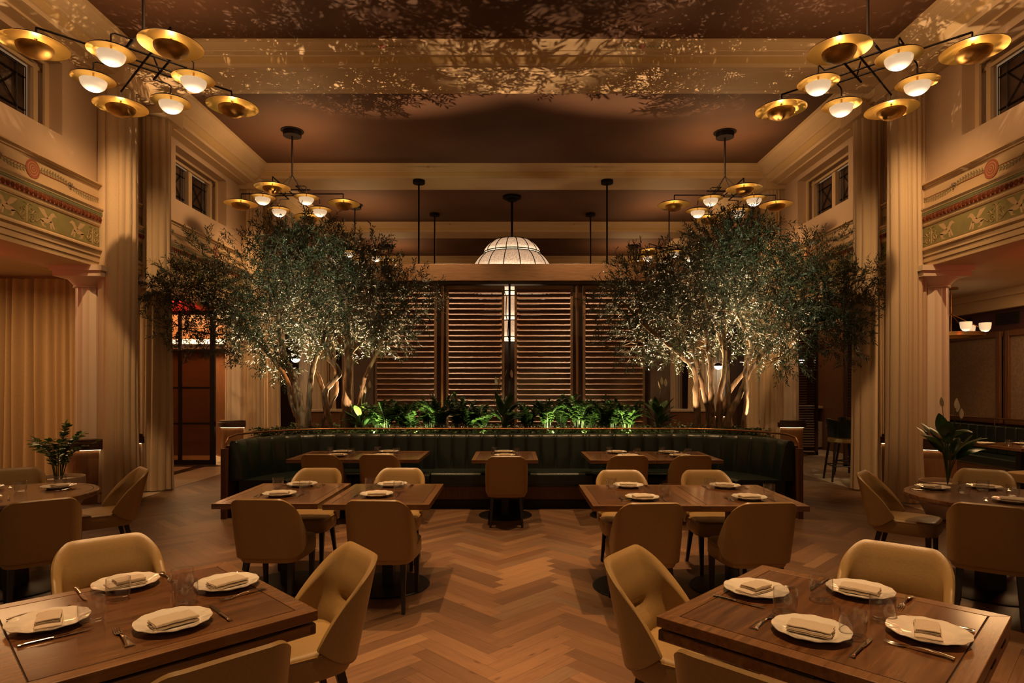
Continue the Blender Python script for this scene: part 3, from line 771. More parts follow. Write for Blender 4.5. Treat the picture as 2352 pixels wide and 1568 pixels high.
# back shell (panelled wood behind the leather) and planter in one curve
sweep(resample(booth_path(.19),.08)[0],[(0,0),(0,.90),(.05,.90),(.05,0)],'back_shell',M['panelwood'],booth,smooth=30)
rl=thing('brass_rail',(0,0,0),0,'slim brass rail running along the top of the green banquette','rail')
rp=resample(booth_path(.215),.06)[0]
pts=[(rp[0][0],rp[0][1]-.03,.84)]+[(rp[0][0],rp[0][1]-.01,.93),(rp[0][0],rp[0][1]+.05,.995)]+[(x,y,1.02) for x,y in rp[4:-4]]+[(rp[-1][0],rp[-1][1]+.05,.995),(rp[-1][0],rp[-1][1]-.01,.93),(rp[-1][0],rp[-1][1]-.03,.84)]
MB().tube(pts,.0125,10).build('handrail',M['agedbrass'],rl,smooth=60)
arc=resample(booth_path(.215),.93)[0]
for x,y in arc[1:-1]:
    m=MB(); m.tube([(x,y,.895),(x,y,1.012)],.009,8); m.lathe([(.02,.90),(.02,.906),(.009,.91)],12,(x,y,0)); m.build('rail_post',M['agedbrass'],rl,smooth=60)
# planter
pl=thing('planter',(0,0,0),0,'long wooden planter trough behind the green banquette','planter')
m=MB(); m.box(-3.95,3.95,9.12,11.1,0,.86); m.build('planter_box',M['panelwood'],pl,bevel=.01)
MB().box(-3.9,3.9,9.16,11.05,.84,.875).build('soil',M['soil'],pl)

def leaf_cloud(name, pos, dirs, nrm, ln, wd, mat, parent, curl=.12):
    """pos,dirs,nrm (n,3); one bent lanceolate leaf (6 verts, 4 faces) each"""
    n=len(pos); d=dirs/np.linalg.norm(dirs,axis=1,keepdims=True)
    s=np.cross(d,nrm); s/= (np.linalg.norm(s,axis=1,keepdims=True)+1e-9); u=np.cross(s,d)
    L_=ln[:,None]; W_=wd[:,None]
    base=pos; a=pos+d*L_*.38+s*W_*.5+u*L_*curl*.25; b=pos+d*L_*.38-s*W_*.5+u*L_*curl*.25
    mid=pos+d*L_*.40; c=pos+d*L_*.74+s*W_*.36; e=pos+d*L_*.74-s*W_*.36; tip=pos+d*L_-u*L_*curl*.5
    V=np.stack([base,a,c,tip,e,b,mid],axis=1).reshape(-1,3)
    o=np.arange(n)[:,None]*7
    f4a=(o+np.array([1,2,3,6])); f4b=(o+np.array([6,3,4,5])); f3a=(o+np.array([0,1,6])); f3b=(o+np.array([0,6,5]))
    me=bpy.data.meshes.new(name)
    nv=len(V); loops=np.concatenate([np.concatenate([f3a,f3b],axis=1).reshape(-1), np.concatenate([f4a,f4b],axis=1).reshape(-1)])
    me.vertices.add(nv); me.vertices.foreach_set('co',V.astype(np.float32).reshape(-1))
    me.loops.add(len(loops)); me.loops.foreach_set('vertex_index',loops.astype(np.int32))
    nf3=2*n; nf4=2*n
    me.polygons.add(nf3+nf4)
    starts=np.concatenate([np.arange(nf3)*3, nf3*3+np.arange(nf4)*4]); me.polygons.foreach_set('loop_start',starts.astype(np.int32))
    me.update(calc_edges=True); me.validate()
    t=rng.random(n); ca=me.color_attributes.new('tint','FLOAT_COLOR','POINT')
    C=np.ones((nv,4),np.float32); C[:,0]=np.repeat(t,7); ca.data.foreach_set('color',C.reshape(-1))
    me.materials.append(mat); ob=bpy.data.objects.new(name,me); COL.objects.link(ob)
    if parent is not None: ob.parent=parent
    return ob
def unit(v): return v/(np.linalg.norm(v,axis=-1,keepdims=True)+1e-9)

def smooth_path(pts, n):
    """catmull-rom"""
    P_=[Vector(p) for p in pts]; P_=[P_[0]*2-P_[1]]+P_+[P_[-1]*2-P_[-2]]; out=[]
    segs=len(P_)-3
    for i in range(segs):
        p0,p1,p2,p3=P_[i:i+4]
        for k in range(n):
            t=k/n; out.append(.5*((2*p1)+(-p0+p2)*t+(2*p0-5*p1+4*p2-p3)*t*t+(-p0+3*p1-3*p2+p3)*t**3))
    out.append(P_[-2]); return out

def olive_tree(label, base, stems, blobs, seed, ntw):
    rg=random.Random(seed); r2=np.random.default_rng(seed)
    bx_,by_=base
    root=thing('olive_tree',(bx_,by_,.86),0,label,'tree','olive trees in the planter')
    tr=MB(); tips=[]
    for pts,r0,r1 in stems:
        ps=[(x-bx_,y-by_,z-.86) for x,y,z in pts]
        sp=smooth_path(ps,7); n=len(sp)
        rad=[(r0+(r1-r0)*(i/(n-1))**.8)*(1+.10*math.sin(i*1.7+r0*99)) for i in range(n)]
        sp=[p+Vector((rg.uniform(-1,1),rg.uniform(-1,1),0))*.008 for p in sp]
        tr.tube(sp,rad,10); tips.append((sp[-1],r1,sp))
    tr.build('trunk',M['bark'],root,smooth=70)
    # branches to the blobs
    br=MB(); tw=[]
    allp=[(p,sp) for _,_,sp in tips for p in sp[len(sp)//2:]]
    for (cx_,cy_,cz_,rx,ry,rz_,w_) in blobs:
        c=Vector((cx_-bx_,cy_-by_,cz_-.86))
        near=min(tips,key=lambda t:(t[0]-c).length)[0]
        mid=(near+c)/2+Vector((rg.uniform(-.1,.1),rg.uniform(-.1,.1),rg.uniform(-.05,.15)))
        sp=smooth_path([near,mid,c],5); br.tube(sp,[.024-.014*i/(len(sp)-1) for i in range(len(sp))],6)
        for k in range(int(9*w_)):
            d=unit(r2.normal(size=3)); e=c+Vector((d[0]*rx,d[1]*ry,d[2]*rz_))*.8
            m_=(c+e)/2+Vector((0,0,rg.uniform(-.03,.1)))
            br.tube(smooth_path([c,m_,e],3),[.010,.009,.008,.007,.006,.005,.004],4,cap=False)
    tot=sum(b[6] for b in blobs)
    P_=[];D_=[]
    for (cx_,cy_,cz_,rx,ry,rz_,w_) in blobs:
        k=int(ntw*w_/tot); d=unit(r2.normal(size=(k,3))); r=r2.random((k,1))**.42
        p=d*r*np.array([rx,ry,rz_])+np.array([cx_-bx_,cy_-by_,cz_-.86])
        dd=unit(d*.9+r2.normal(size=(k,3))*.55+np.array([0,0,.12]))
        P_.append(p);D_.append(dd)
    P_=np.concatenate(P_);D_=np.concatenate(D_)
    for i in range(len(P_)):
        if i%2==0:
            a=Vector(P_[i]);b=a+Vector(D_[i])*.26; q=(a+b)/2+Vector((0,0,.01)); br.tube([a,q,b],[.003,.0025,.0015],3,cap=False)
    br.build('branches',M['twig'],root,smooth=70)
    # leaves in pairs along every twig
    K=9; pos=[];dirs=[];nrm=[]
    for k in range(K):
        t=.02+.26*(k+.5)/K
        base_p=P_+D_*t
        side=unit(np.cross(D_,r2.normal(size=D_.shape)))
        for sgn in (1,-1):
            pos.append(base_p); dirs.append(unit(D_*.75+side*sgn*.75+r2.normal(size=D_.shape)*.15)); nrm.append(unit(r2.normal(size=D_.shape)*.6+np.array([0,0,1])))
    pos=np.concatenate(pos);dirs=np.concatenate(dirs);nrm=np.concatenate(nrm); n=len(pos)
    leaf_cloud('foliage',pos,dirs,nrm,r2.uniform(.050,.080,n),r2.uniform(.012,.018,n),M['olive'],root)
    return root
def Z(v,D=10.): return 1.65+(885-v)*D/1425
def X(u,D=10.): return (u-1176)*D/1425
def blob(u,v,ru,rv,w=1,dy=0,ry=.55,D=9.9): return (X(u,D),D+dy,Z(v,D),ru*D/1425,ry,rv*D/1425,w)
Lst=[([(-3.28,9.9,.86),(-3.36,9.9,1.2),(-3.47,9.88,1.75),(-3.62,9.85,2.1),(-3.66,9.8,2.6),(-3.75,9.8,3.2)],.085,.035),
     ([(-3.30,9.95,.86),(-3.5,9.95,1.3),(-3.62,9.95,1.75),(-3.85,9.9,2.1),(-4.15,9.8,2.45)],.055,.025),
     ([(-3.22,9.8,.9),(-3.2,9.8,1.5),(-3.13,9.8,2.0),(-2.98,9.8,2.35),(-2.9,9.8,2.9)],.05,.03),
     ([(-3.0,9.85,.86),(-2.98,9.85,1.15),(-2.78,9.85,1.55),(-2.82,9.85,1.9),(-2.9,9.9,2.3)],.03,.02),
     ([(-2.82,9.75,.86),(-2.90,9.75,1.25),(-2.93,9.75,1.55),(-2.72,9.75,1.85),(-2.88,9.75,2.1),(-2.88,9.8,2.5)],.045,.04),
     ([(-2.66,9.85,.86),(-2.62,9.85,1.4),(-2.60,9.85,2.0),(-2.62,9.85,2.5),(-2.6,9.8,3.0)],.088,.04),
     ([(-2.62,9.85,1.9),(-2.55,9.85,2.18),(-2.3,9.8,2.4),(-2.02,9.75,2.62),(-1.9,9.8,2.72)],.04,.025),
     ([(-2.6,9.95,.9),(-2.45,9.95,1.35),(-2.35,9.95,1.8),(-2.15,9.95,2.2),(-2.05,9.9,2.6)],.04,.022),
     ([(-3.0,10.1,.9),(-3.1,10.15,1.6),(-3.35,10.2,2.2),(-3.4,10.2,2.9)],.05,.025)]
Lbl=[blob(700,600,115,82,1.3),blob(590,640,110,80,1.2,-.2),blob(470,665,85,42,.8,-.35,.4),blob(390,680,48,24,.28,-.45,.25),blob(820,610,90,70,1.1,.1),blob(850,700,110,85,1.3,-.1),
     blob(940,690,70,70,.6,-.1,.4),blob(660,730,120,75,1.3,-.3),blob(540,740,100,60,1.0,-.2),blob(770,760,90,50,.8),blob(600,800,70,40,.45,-.2),blob(440,760,60,36,.35,-.3,.3),
     blob(640,550,55,40,.4),blob(720,540,60,42,.5,.2),blob(900,775,55,36,.35,-.1,.3),blob(640,850,30,20,.12),blob(700,660,140,90,1.3,.45),blob(480,590,40,30,.2,-.2,.3)]
olive_tree('large olive tree on the left with wide crown over the green banquette',(-3.0,9.85),Lst,Lbl,3,2700)
Rst=[([(2.95,9.85,.86),(2.93,9.85,1.5),(2.92,9.85,1.85),(2.65,9.8,2.15),(2.2,9.75,2.5),(1.95,9.8,2.75)],.06,.03),
     ([(3.13,9.8,.86),(3.1,9.8,1.25),(2.97,9.8,1.8),(2.83,9.8,2.35),(2.8,9.85,3.0)],.05,.028),
     ([(3.15,9.75,.86),(3.13,9.75,1.4),(3.12,9.75,2.0),(3.05,9.78,2.5),(3.02,9.8,3.1)],.055,.03),
     ([(3.28,9.85,.86),(3.3,9.85,1.5),(3.38,9.85,2.0),(3.35,9.85,2.8),(3.4,9.85,3.4)],.05,.028),
     ([(3.35,9.8,.86),(3.42,9.8,1.15),(3.6,9.8,1.5),(3.72,9.75,1.85),(4.05,9.7,2.3),(4.5,9.7,2.65)],.06,.03),
     ([(3.5,9.9,.86),(3.45,9.9,1.4),(3.42,9.9,2.0),(3.25,9.9,2.6),(3.05,9.9,3.1)],.05,.025),
     ([(3.60,9.7,.86),(3.66,9.7,1.4),(3.66,9.7,1.9),(3.75,9.7,2.25),(3.62,9.75,2.6)],.04,.03),
     ([(3.3,10.05,.86),(3.5,10.05,1.5),(3.85,10.05,1.95),(4.3,10.0,2.35)],.05,.025)]
Rbl=[blob(1680,590,115,78,1.3),blob(1590,640,100,80,1.1,-.2),blob(1480,640,80,55,.8,-.1,.4),blob(1420,700,65,55,.5,-.1,.4),blob(1790,640,100,80,1.2,.1),blob(1880,670,90,70,1.0,-.1),
     blob(1960,640,45,32,.3,-.35,.3),blob(1930,720,70,55,.6,-.2,.35),blob(1680,720,140,80,1.4,-.3),blob(1540,740,100,60,.9,-.2),blob(1830,770,110,50,1.0,-.1),blob(1460,790,70,40,.4,-.1,.3),
     blob(1700,540,60,45,.5),blob(1640,540,50,36,.35,.2),blob(1750,540,50,30,.25,.1),blob(1860,590,70,45,.45,-.1),blob(1790,820,60,36,.35),blob(1700,670,150,100,1.4,.45),blob(1580,800,60,36,.3),blob(1930,790,40,36,.2,-.1,.3)]
olive_tree('large olive tree on the right with wide crown over the green banquette',(3.25,9.85),Rst,Rbl,8,2900)

# ---- planter undergrowth
def zz_mesh(seed, h, nst, spread, ll=.075, lw=.04, stp=8, lo=5):
    rg=random.Random(seed); r2=np.random.default_rng(seed); st=MB(); pos=[];di=[];nr=[]
    for k in range(nst):
        a=rg.uniform(0,2*PI); b=rg.uniform(.15,1)*spread; hh=h*rg.uniform(.65,1)
        p=[Vector((.04*math.cos(a),.04*math.sin(a),0)),Vector((b*.35*math.cos(a),b*.35*math.sin(a),hh*.55)),Vector((b*math.cos(a),b*math.sin(a),hh*(1-.25*b/spread)))]
        sp=smooth_path(p,stp); st.tube(sp,[.008-.005*i/(len(sp)-1) for i in range(len(sp))],5)
        for i in range(lo,len(sp)):
            d=(sp[i]-sp[i-1]).normalized(); s=d.cross(Vector((0,0,1)));
            if s.length<.01: s=Vector((1,0,0))
            s.normalize()
            for sg in (1,-1):
                v=(d*.5+s*sg*.9+Vector((0,0,rg.uniform(-.1,.3)))).normalized()
                pos.append(sp[i]);di.append(v);nr.append(Vector((rg.uniform(-.4,.4),rg.uniform(-.4,.4),1)))
        pos.append(sp[-1]);di.append(d);nr.append(Vector((0,.1,1)))
    n=len(pos); return st,np.array(pos),np.array(di),np.array(nr),r2.uniform(.8,1.15,n)*ll,r2.uniform(.8,1.1,n)*lw
def zz_plant(loc,seed,h,nst,spread,label,group=None,ll=.075,lw=.04,stp=8,lo=5):
    t=thing('leafy_plant',loc,0,label,'plant',group); st,p,d,nr,ln,wd=zz_mesh(seed,h,nst,spread,ll,lw,stp,lo)
    st.build('stems',M['stem'],t,smooth=70); leaf_cloud('leaves',p,d,nr,ln,wd,M['zz'],t,.25); return t
def big_leaf(mb, base, az, tilt, ln, wd, droop=.5):
    """broad blade with a channel along its midrib"""
    d0=Vector((math.cos(az)*math.sin(tilt),math.sin(az)*math.sin(tilt),math.cos(tilt))); side=Vector((-math.sin(az),math.cos(az),0))
    n=9; vs=[];fs=[]; p=Vector(base); d=d0.copy()
    for i in range(n+1):
        t=i/n; w_=wd*math.sin(PI*min(1,t*.94+.03))**.75*(1-.25*t)
        up=d.cross(side).normalized()*-1
        vs+= [p+side*w_*.5+up*w_*.16, p+side*w_*.25+up*w_*.05, p, p-side*w_*.25+up*w_*.05, p-side*w_*.5+up*w_*.16]
        p=p+d*(ln/n); d=(d+Vector((math.cos(az)*.5,math.sin(az)*.5,-1))*droop/n).normalized()
    for i in range(n):
        for q in range(4): fs.append((i*5+q,i*5+q+1,(i+1)*5+q+1,(i+1)*5+q))
    mb.add(vs,fs)
def tint(o,seed=1):
    me=o.data; r2=np.random.default_rng(seed); ca=me.color_attributes.new('tint','FLOAT_COLOR','POINT')
    C=np.ones((len(me.vertices),4),np.float32); C[:,0]=np.repeat(r2.random(len(me.vertices)//10+1),10)[:len(me.vertices)]; ca.data.foreach_set('color',C.reshape(-1))
def lily(loc,seed,h,nl,label,group=None,ll=.30,lw=.13,spathes=3,sp_h=1.25):
    rg=random.Random(seed); t=thing('peace_lily',loc,0,label,'plant',group); lv=MB(); st=MB()
    for k in range(nl):
        a=2*PI*k/nl+rg.uniform(-.4,.4); hh=h*rg.uniform(.25,.62); r=rg.uniform(.03,.10)
        p=Vector((r*math.cos(a),r*math.sin(a),hh)); st.tube([(0,0,0),(p.x*.5,p.y*.5,hh*.6),p],[.006,.005,.004],5)
        big_leaf(lv,p,a,rg.uniform(.15,.95),ll*rg.uniform(.8,1.15),lw*rg.uniform(.8,1.15),rg.uniform(.5,1.3))
    ob=lv.build('leaves',M['lily'],t,smooth=80,fix=False); tint(ob,seed)
    for k in range(spathes):
        a=rg.uniform(-PI,PI); r=rg.uniform(.05,.16); hh=h*sp_h*rg.uniform(.8,1.05); e=Vector((r*math.cos(a),r*math.sin(a),hh))
        st.tube([(0,0,0),(e.x*.4,e.y*.4,hh*.6),e],[.004,.003,.003],5)
        m=MB(); big_leaf(m,e,a+1.5,.25,.13,.055,.1); m.build('spathe',M['spathe'],t,smooth=80,fix=False)
    st.build('stems',M['stem'],t,smooth=60); return t
G_='plants in the long planter'
lily((X(830,9.8),9.75,.87),11,.62,18,'peace lily with white flowers left of the slatted screen in planter',G_)
lily((X(1160,9.7),9.6,.87),12,.70,18,'peace lily with white flowers in the middle of the planter',G_,spathes=4)
lily((X(1510,9.8),9.75,.87),16,.66,18,'peace lily with white flowers at the foot of the right tree',G_)
ZZS=[(890,.50,'just right of the left peace lily'),(945,.40,'before the left slatted door'),(1010,.52,'before the first gap in the slatted screen'),(1075,.46,'left of the middle peace lily'),
        (1255,.48,'right of the middle peace lily'),(1330,.58,'before the third slatted door'),(1385,.50,'before the second gap in the slatted screen'),(1440,.48,'left of the right peace lily'),
        (862,.40,'between left peace lily and first slatted door, small one'),(918,.46,'rear row, before the left slatted door'),(980,.44,'rear row, left of the first screen gap'),(1045,.50,'rear row, right of the first screen gap'),(1105,.40,'touching the middle peace lily on its left'),(1215,.42,'touching the middle peace lily on its right'),(1292,.50,'rear row, before the third slatted door'),(1360,.42,'rear row, left of the second screen gap'),(1412,.46,'rear row, right of the second screen gap')]
for k,(u,h,nm) in enumerate(ZZS):
    zz_plant((X(u,9.8),(9.66+.12*(k%2)) if k<8 else 10.05+.1*(k%2),.87),40+k,h*1.25,15,.40,'glossy round-leaved plant in the planter, '+nm,G_,.095,.060)
# ivy ground cover
r2=np.random.default_rng(21); n=9000
p=np.stack([r2.uniform(-3.85,3.85,n),r2.uniform(9.14,10.9,n)**1.0,.875+r2.random(n)**1.6*.13],1); p[:4200,1]=9.10+r2.random(4200)*.35; p[:4200,2]=.88+r2.random(4200)*.13
di=unit(r2.normal(size=(n,3))*np.array([1,1,.4])); nr=unit(r2.normal(size=(n,3))*.5+np.array([0,-.4,1]))
o=leaf_cloud('ivy_ground_cover',p,di,nr,r2.uniform(.03,.055,n),r2.uniform(.025,.045,n),M['ivy'],None,.3)
tag(o,'low ivy covering the planter soil behind the brass rail','plants',kind='stuff')

# ---- central bar screen
YB=12.6
bar=thing('slatted_bar_screen',(0,YB,0),0,'tall bronzed wood screen of slatted doors under a broad header','screen')
MB().box(-3.25,3.25,-.10,.30,3.76,4.10).build('header',M['barwood'],bar,bevel=.004)
MB().box(-3.22,3.22,-.05,.25,3.70,3.76).build('header_lower_rail',M['darkwood'],bar)  # dark wood rail set back under the header
for sx in (-1,1):
    a,b=sorted((sx*2.80,sx*3.20)); MB().box(a,b,-.06,.28,0,3.70).build('corner_post',M['darkwood'],bar,bevel=.004)
doors=[(-2.79,-1.53),(-1.335,-.155),(.05,1.235),(1.44,2.70)]
for x0,x1 in doors:
    dr=MB(); s=.055
    dr.box(x0,x0+s,0,.06,.55,3.68).box(x1-s,x1,0,.06,.55,3.68).box(x0+s,x1-s,0,.06,3.60,3.68).box(x0+s,x1-s,0,.06,.55,.66)
    d=dr.build('slatted_door',M['barwood'],bar,bevel=.003)
    sl=MB(); z=.74
    while z<3.57:
        sl.prism([(-.040,z-.046),(-.034,z-.056),(-.024,z-.052),(.066,z+.052),(.058,z+.062)],'x',x0+s-.004,x1-s+.004); z+=.1085
    sl.build('slat',M['slat'],d)
for x in (-1.43,-.05,1.335):
    MB().box(x-.022,x+.022,.10,.16,0,3.7).build('inner_post',M['agedbrass'] if abs(x)>1 else M['blackmetal'],bar)
MB().box(-2.8,2.8,.0,.08,0,.55).build('base_panel',M['panelwood'],bar)
# rear faces of the bar cage
MB().box(-3.25,3.25,3.75,4.1,3.76,4.10).build('header',M['barwood'],bar)
for sx in (-1,1):
    a,b=sorted((sx*3.25,sx*2.95)); MB().box(a,b,.3,3.75,3.76,4.10).build('header',M['barwood'],bar)
    MB().box(a,b,3.8,4.1,0,3.76).build('corner_post',M['darkwood'],bar)
# bar counter with shelves and bottles glow behind
bc=thing('bar_counter',(0,14.6,0),0,'bar counter with copper back shelf seen through the slats','bar')
MB().box(-2.3,2.3,-.35,.35,0,1.0).build('counter_body',M['panelwood'],bc); MB().box(-2.4,2.4,-.45,.4,1.0,1.05).build('counter_top',M['marble'],bc)
MB().box(-2.2,2.2,1.2,1.3,0,2.9).build('back_panel',M['darkwood'],bc)
# lantern
lt=thing('tiered_lantern',(0,15.1,0),0,'huge tiered glass lantern with dark ribs above the bar','lantern')
tiers=[(5.16,4.82,.42,.70,.66),(4.82,4.34,.70,.98,.94),(4.34,3.75,.80,.92,.80),(3.75,3.2,.62,.72,.60),(3.2,2.75,.42,.50,.34)]
for zt,zb,r0,rm,r1 in tiers:
    pr=[]
    for i in range(9):
        t=i/8; z=zt+(zb-zt)*t; r=(r0+(rm-r0)*math.sin(t*PI/2)**.8) if t<.8 else (rm+(r1-rm)*((t-.8)/.2)**2); pr.append((r,z))
    ob=MB().lathe(pr,64).build('glass_tier',M['lanternglass'],lt,smooth=60); ca=ob.data.color_attributes.new('glow','FLOAT_COLOR','POINT')
    for i,v in enumerate(ob.data.vertices): g=(zt-v.co.z)/(zt-zb); ca.data[i].color=(g,g,g,1)
    m=MB()
    for k in range(16):
        a=2*PI*(k+.5)/16; m.tube([((r+.004)*math.cos(a),(r+.004)*math.sin(a),z) for r,z in pr],.011,5)
    for r,z in (pr[0],pr[-2]): m.tube([((r+.004)*math.cos(2*PI*k/48),(r+.004)*math.sin(2*PI*k/48),z) for k in range(49)],.012,5,cap=False)
    m.build('rib',M['bronze'],lt)
MB().tube([(0,0,5.1),(0,0,6.22)],.03,10).build('rod',M['bronze'],lt); MB().lathe([(0,6.14),(.12,6.14),(.12,6.19),(.22,6.20),(.22,6.25),(0,6.25)],32).build('ceiling_canopy',M['bronze'],lt,smooth=30)
# suspension rods
for x,y,zt in ((-2.0,13.32,6.05),(2.04,13.32,6.05),(-2.07,16.6,6.25),(2.1,16.6,6.25)):
    wn_='front' if y<14 else 'rear'
    t=thing('suspension_rod',(x,y,0),0,'dark metal rod hanging from ceiling to the bar screen, %s %s one'%(wn_,'left' if x<0 else 'right'),'rod','rods hanging from the ceiling')
    MB().tube([(0,0,4.1),(0,0,zt-.04)],.019,8).build('rod',M['bronze'],t,smooth=60)
    MB().lathe([(0,zt-.075),(.13,zt-.07),(.13,zt-.01),(.13,zt),(0,zt)],28).build('ceiling_canopy',M['bronze'],t,smooth=30)
# ================================================================== FURNITURE
def make_chair():
    """dining chair, facing +y, origin on the floor under the seat"""
    t=thing('dining_chair',(0,0,0),0,'olive tan leather dining chair','chair')
    A,R_,Wg=.12,.13,.115; total=A+R_*PI/2+Wg; W_=A+R_; yb=-.27
    def plan(a,inset):
        s=1 if a>=0 else -1; a=abs(a)
        if a<=A: x,y,nx,ny=a,yb-.012*math.cos(a/A*PI/2)*0,0,1
        elif a<=A+R_*PI/2:
            th=(a-A)/R_; x=A+R_*math.sin(th); y=yb+R_-R_*math.cos(th); nx,ny=-math.sin(th),math.cos(th)
        else: x=W_; y=yb+R_+(a-A-R_*PI/2); nx,ny=-1,0
        return s*(x+nx*inset), y+ny*inset
    def top(a):
        a=abs(a)/total
        u=max(0,(a-.36)/.64); return .835-.006*a*a-.29*(u**1.55)-.05*(u**8)
    def bot(a):
        a=abs(a)/total; return .385+.10*max(0,(a-.55)/.45)**1.6
    def shellpt(a,v,ins):
        z=bot(a)+(top(a)-bot(a))*v
        x,y=plan(a,ins); k=(z-.40)/.43
        return (x*(1.0-.05*max(0,-k+.35)-.02*k), y-.10*k, z)
    def mesh(ins_out,ins_in,nu=44,nv=22):
        m=MB(); vs=[];fs=[]
        # closed section ring for each a: outer up then inner down
        ring=[('o',j/nv) for j in range(nv+1)]+[('t',0),]+[('i',1-j/nv) for j in range(nv+1)]+[('b',0)]
        for i in range(nu+1):
            a=-total+2*total*i/nu
            edge=max(0,(abs(a)/total-.93)/.07)
            for kd,v in ring:
                if kd=='o': p=shellpt(a,v,ins_out+.010*edge*0)
                elif kd=='i': p=shellpt(a,v,ins_in(a,v))
                elif kd=='t':
                    p=shellpt(a,1,(ins_out+ins_in(a,1))/2); p=(p[0],p[1],p[2]+.009)
                else:
                    p=shellpt(a,0,(ins_out+ins_in(a,0))/2); p=(p[0],p[1],p[2]-.006)
                vs.append(p)
        K=len(ring)
        for i in range(nu):
            for q in range(K): r=(q+1)%K; fs.append((i*K+q,(i+1)*K+q,(i+1)*K+r,i*K+r))
        fs.append(tuple(range(K))); fs.append(tuple(nu*K+q for q in range(K))[::-1])
        return m.add(vs,fs)
    def inner(a,v):
        z=bot(a)+(top(a)-bot(a))*v; e=min(1,(1-v)/.12); e2=min(1,v/.1); sd=min(1,(1-abs(a)/total)/.12)
        pad=.024+.026*math.exp(-((z-.50)/.07)**2)*math.exp(-(a/.22)**2)+.010*math.exp(-((z-.68)/.08)**2)
        crease=.026*math.exp(-((z-.585)/.014)**2)*math.exp(-(a/.11)**4)+.012*math.exp(-((z-.585)/.05)**2)*math.exp(-(a/.16)**2)
        return .022+(pad-crease-.010)*(e**.5)*(e2**.5)*(sd**.5)
    b=mesh(0,inner,52,30).build('backrest',M['tan'],t,smooth=60)
    # stitched edge
    st=MB(); pts=[]
    for i in range(-60,61):
        a=total*.985*i/60; pts.append(Vector(shellpt(a,1,.006))+Vector((0,0,.002)))
    for i in range(0,len(pts)-1):
        for f in (0,.5):
            p=pts[i].lerp(pts[i+1],f+.05); q=pts[i].lerp(pts[i+1],f+.33); st.tube([p+Vector((0,-.0012,-.004)),q+Vector((0,-.0012,-.004))],.0011,4)
    st.build('stitching',M['stitch'],b)
    # seat
    m=MB(); n=56; lv=[(.352,.90),(.345,.97),(.36,1.0),(.43,1.0),(.455,.985),(.468,.95),(.474,.86),(.476,.0)]
    vs=[];fs=[]
    for z,k in lv:
        for i in range(n):
            th=2*PI*i/n; c,s=math.cos(th),math.sin(th); e=2/5.0
            x=.235*math.copysign(abs(c)**e,c); y=.250*math.copysign(abs(s)**e,s)
            x*=1-.06*(y<0)*abs(y)/.25
            vs.append((x*k,y*k+.015,z+(.012*(1-k)*0)))
    for j in range(len(lv)-1):
        for i in range(n): q=(i+1)%n; fs.append((j*n+i,j*n+q,(j+1)*n+q,(j+1)*n+i))
    fs.append(tuple(range(n))[::-1]); m.add(vs,fs); sb=m.build('seat',M['tan'],t,smooth=50)
    m=MB(); m.tube([(.232*math.copysign(abs(math.cos(2*PI*i/56))**.4,math.cos(2*PI*i/56)),.015+.247*math.copysign(abs(math.sin(2*PI*i/56))**.4,math.sin(2*PI*i/56)),.457) for i in range(57)],.0028,5,cap=False)
    m.build('piping',M['tanrim'],sb,smooth=60)
    for x,y,xt,yt in ((-.185,.205,-.19,.20),(.185,.205,.19,.20),(-.185,-.255,-.165,-.165),(.185,-.255,.165,-.165)):
        m=MB(); s0,s1=.013,.022
        vs=[(x+dx*s0,y+dy*s0,0) for dx,dy in ((-1,-1),(1,-1),(1,1),(-1,1))]+[(xt+dx*s1,yt+dy*s1,.36) for dx,dy in ((-1,-1),(1,-1),(1,1),(-1,1))]
        m.add(vs,[(0,3,2,1),(4,5,6,7),(0,1,5,4),(1,2,6,5),(2,3,7,6),(3,0,4,7)]); m.build('leg',M['legwood'],t,bevel=.005)
    return Proto(t)
chair=make_chair()
GC='olive tan leather dining chairs'
def seat(x,y,rz,label): chair.put((x,y,.0),math.radians(rz),label,GC)   # rz: 0 faces away from the viewer (+y)

def framed_top(m_frame,m_panel,m_groove,hx,hy,z1,th,fw,parent):
    g=.004; fx=hx-fw; fy=hy-fw
    m=MB()
    def mit(a,b,c,d):
        vs=[(*a,z1-th),(*b,z1-th),(*c,z1-th),(*d,z1-th),(*a,z1),(*b,z1),(*c,z1),(*d,z1)]
        m.add(vs,[(0,3,2,1),(4,5,6,7),(0,1,5,4),(1,2,6,5),(2,3,7,6),(3,0,4,7)])
    mit((-hx,-hy),(hx,-hy),(fx,-fy),(-fx,-fy)); mit((hx,-hy),(hx,hy),(fx,fy),(fx,-fy)); mit((hx,hy),(-hx,hy),(-fx,fy),(fx,fy)); mit((-hx,hy),(-hx,-hy),(-fx,-fy),(-fx,fy))
    m.build('top_frame',m_frame,parent,bevel=.0025)
    MB().box(-fx,fx,-fy,fy,z1-th+.004,z1-.005).build('groove',m_groove,parent)
    MB().box(-fx+g,fx-g,-fy+g,fy-g,z1-.02,z1-.0005).build('tabletop',m_panel,parent,bevel=.0012)
def sq_table(name,hx,hy,label,group=None):
    t=thing(name,(0,0,0),0,label,'table',group)
    framed_top(M['tableframe'],M['table'],M['groove'],hx,hy,.76,.042,.055,t)
    MB().box(-.30,.30,-.30,.30,.69,.718).build('bearer',M['blackmetal'],t)
    MB().box(-.045,.045,-.045,.045,.012,.69).build('pedestal',M['legwood'],t,bevel=.004)
    MB().lathe([(0,0),(.335,0),(.338,.006),(.33,.012),(.10,.018),(0,.02)],56).build('base_plate',M['blackmetal'],t,smooth=30)
    return Proto(t)
TB=sq_table('square_dining_table',.40,.49,'x','square tables with inlaid tops')
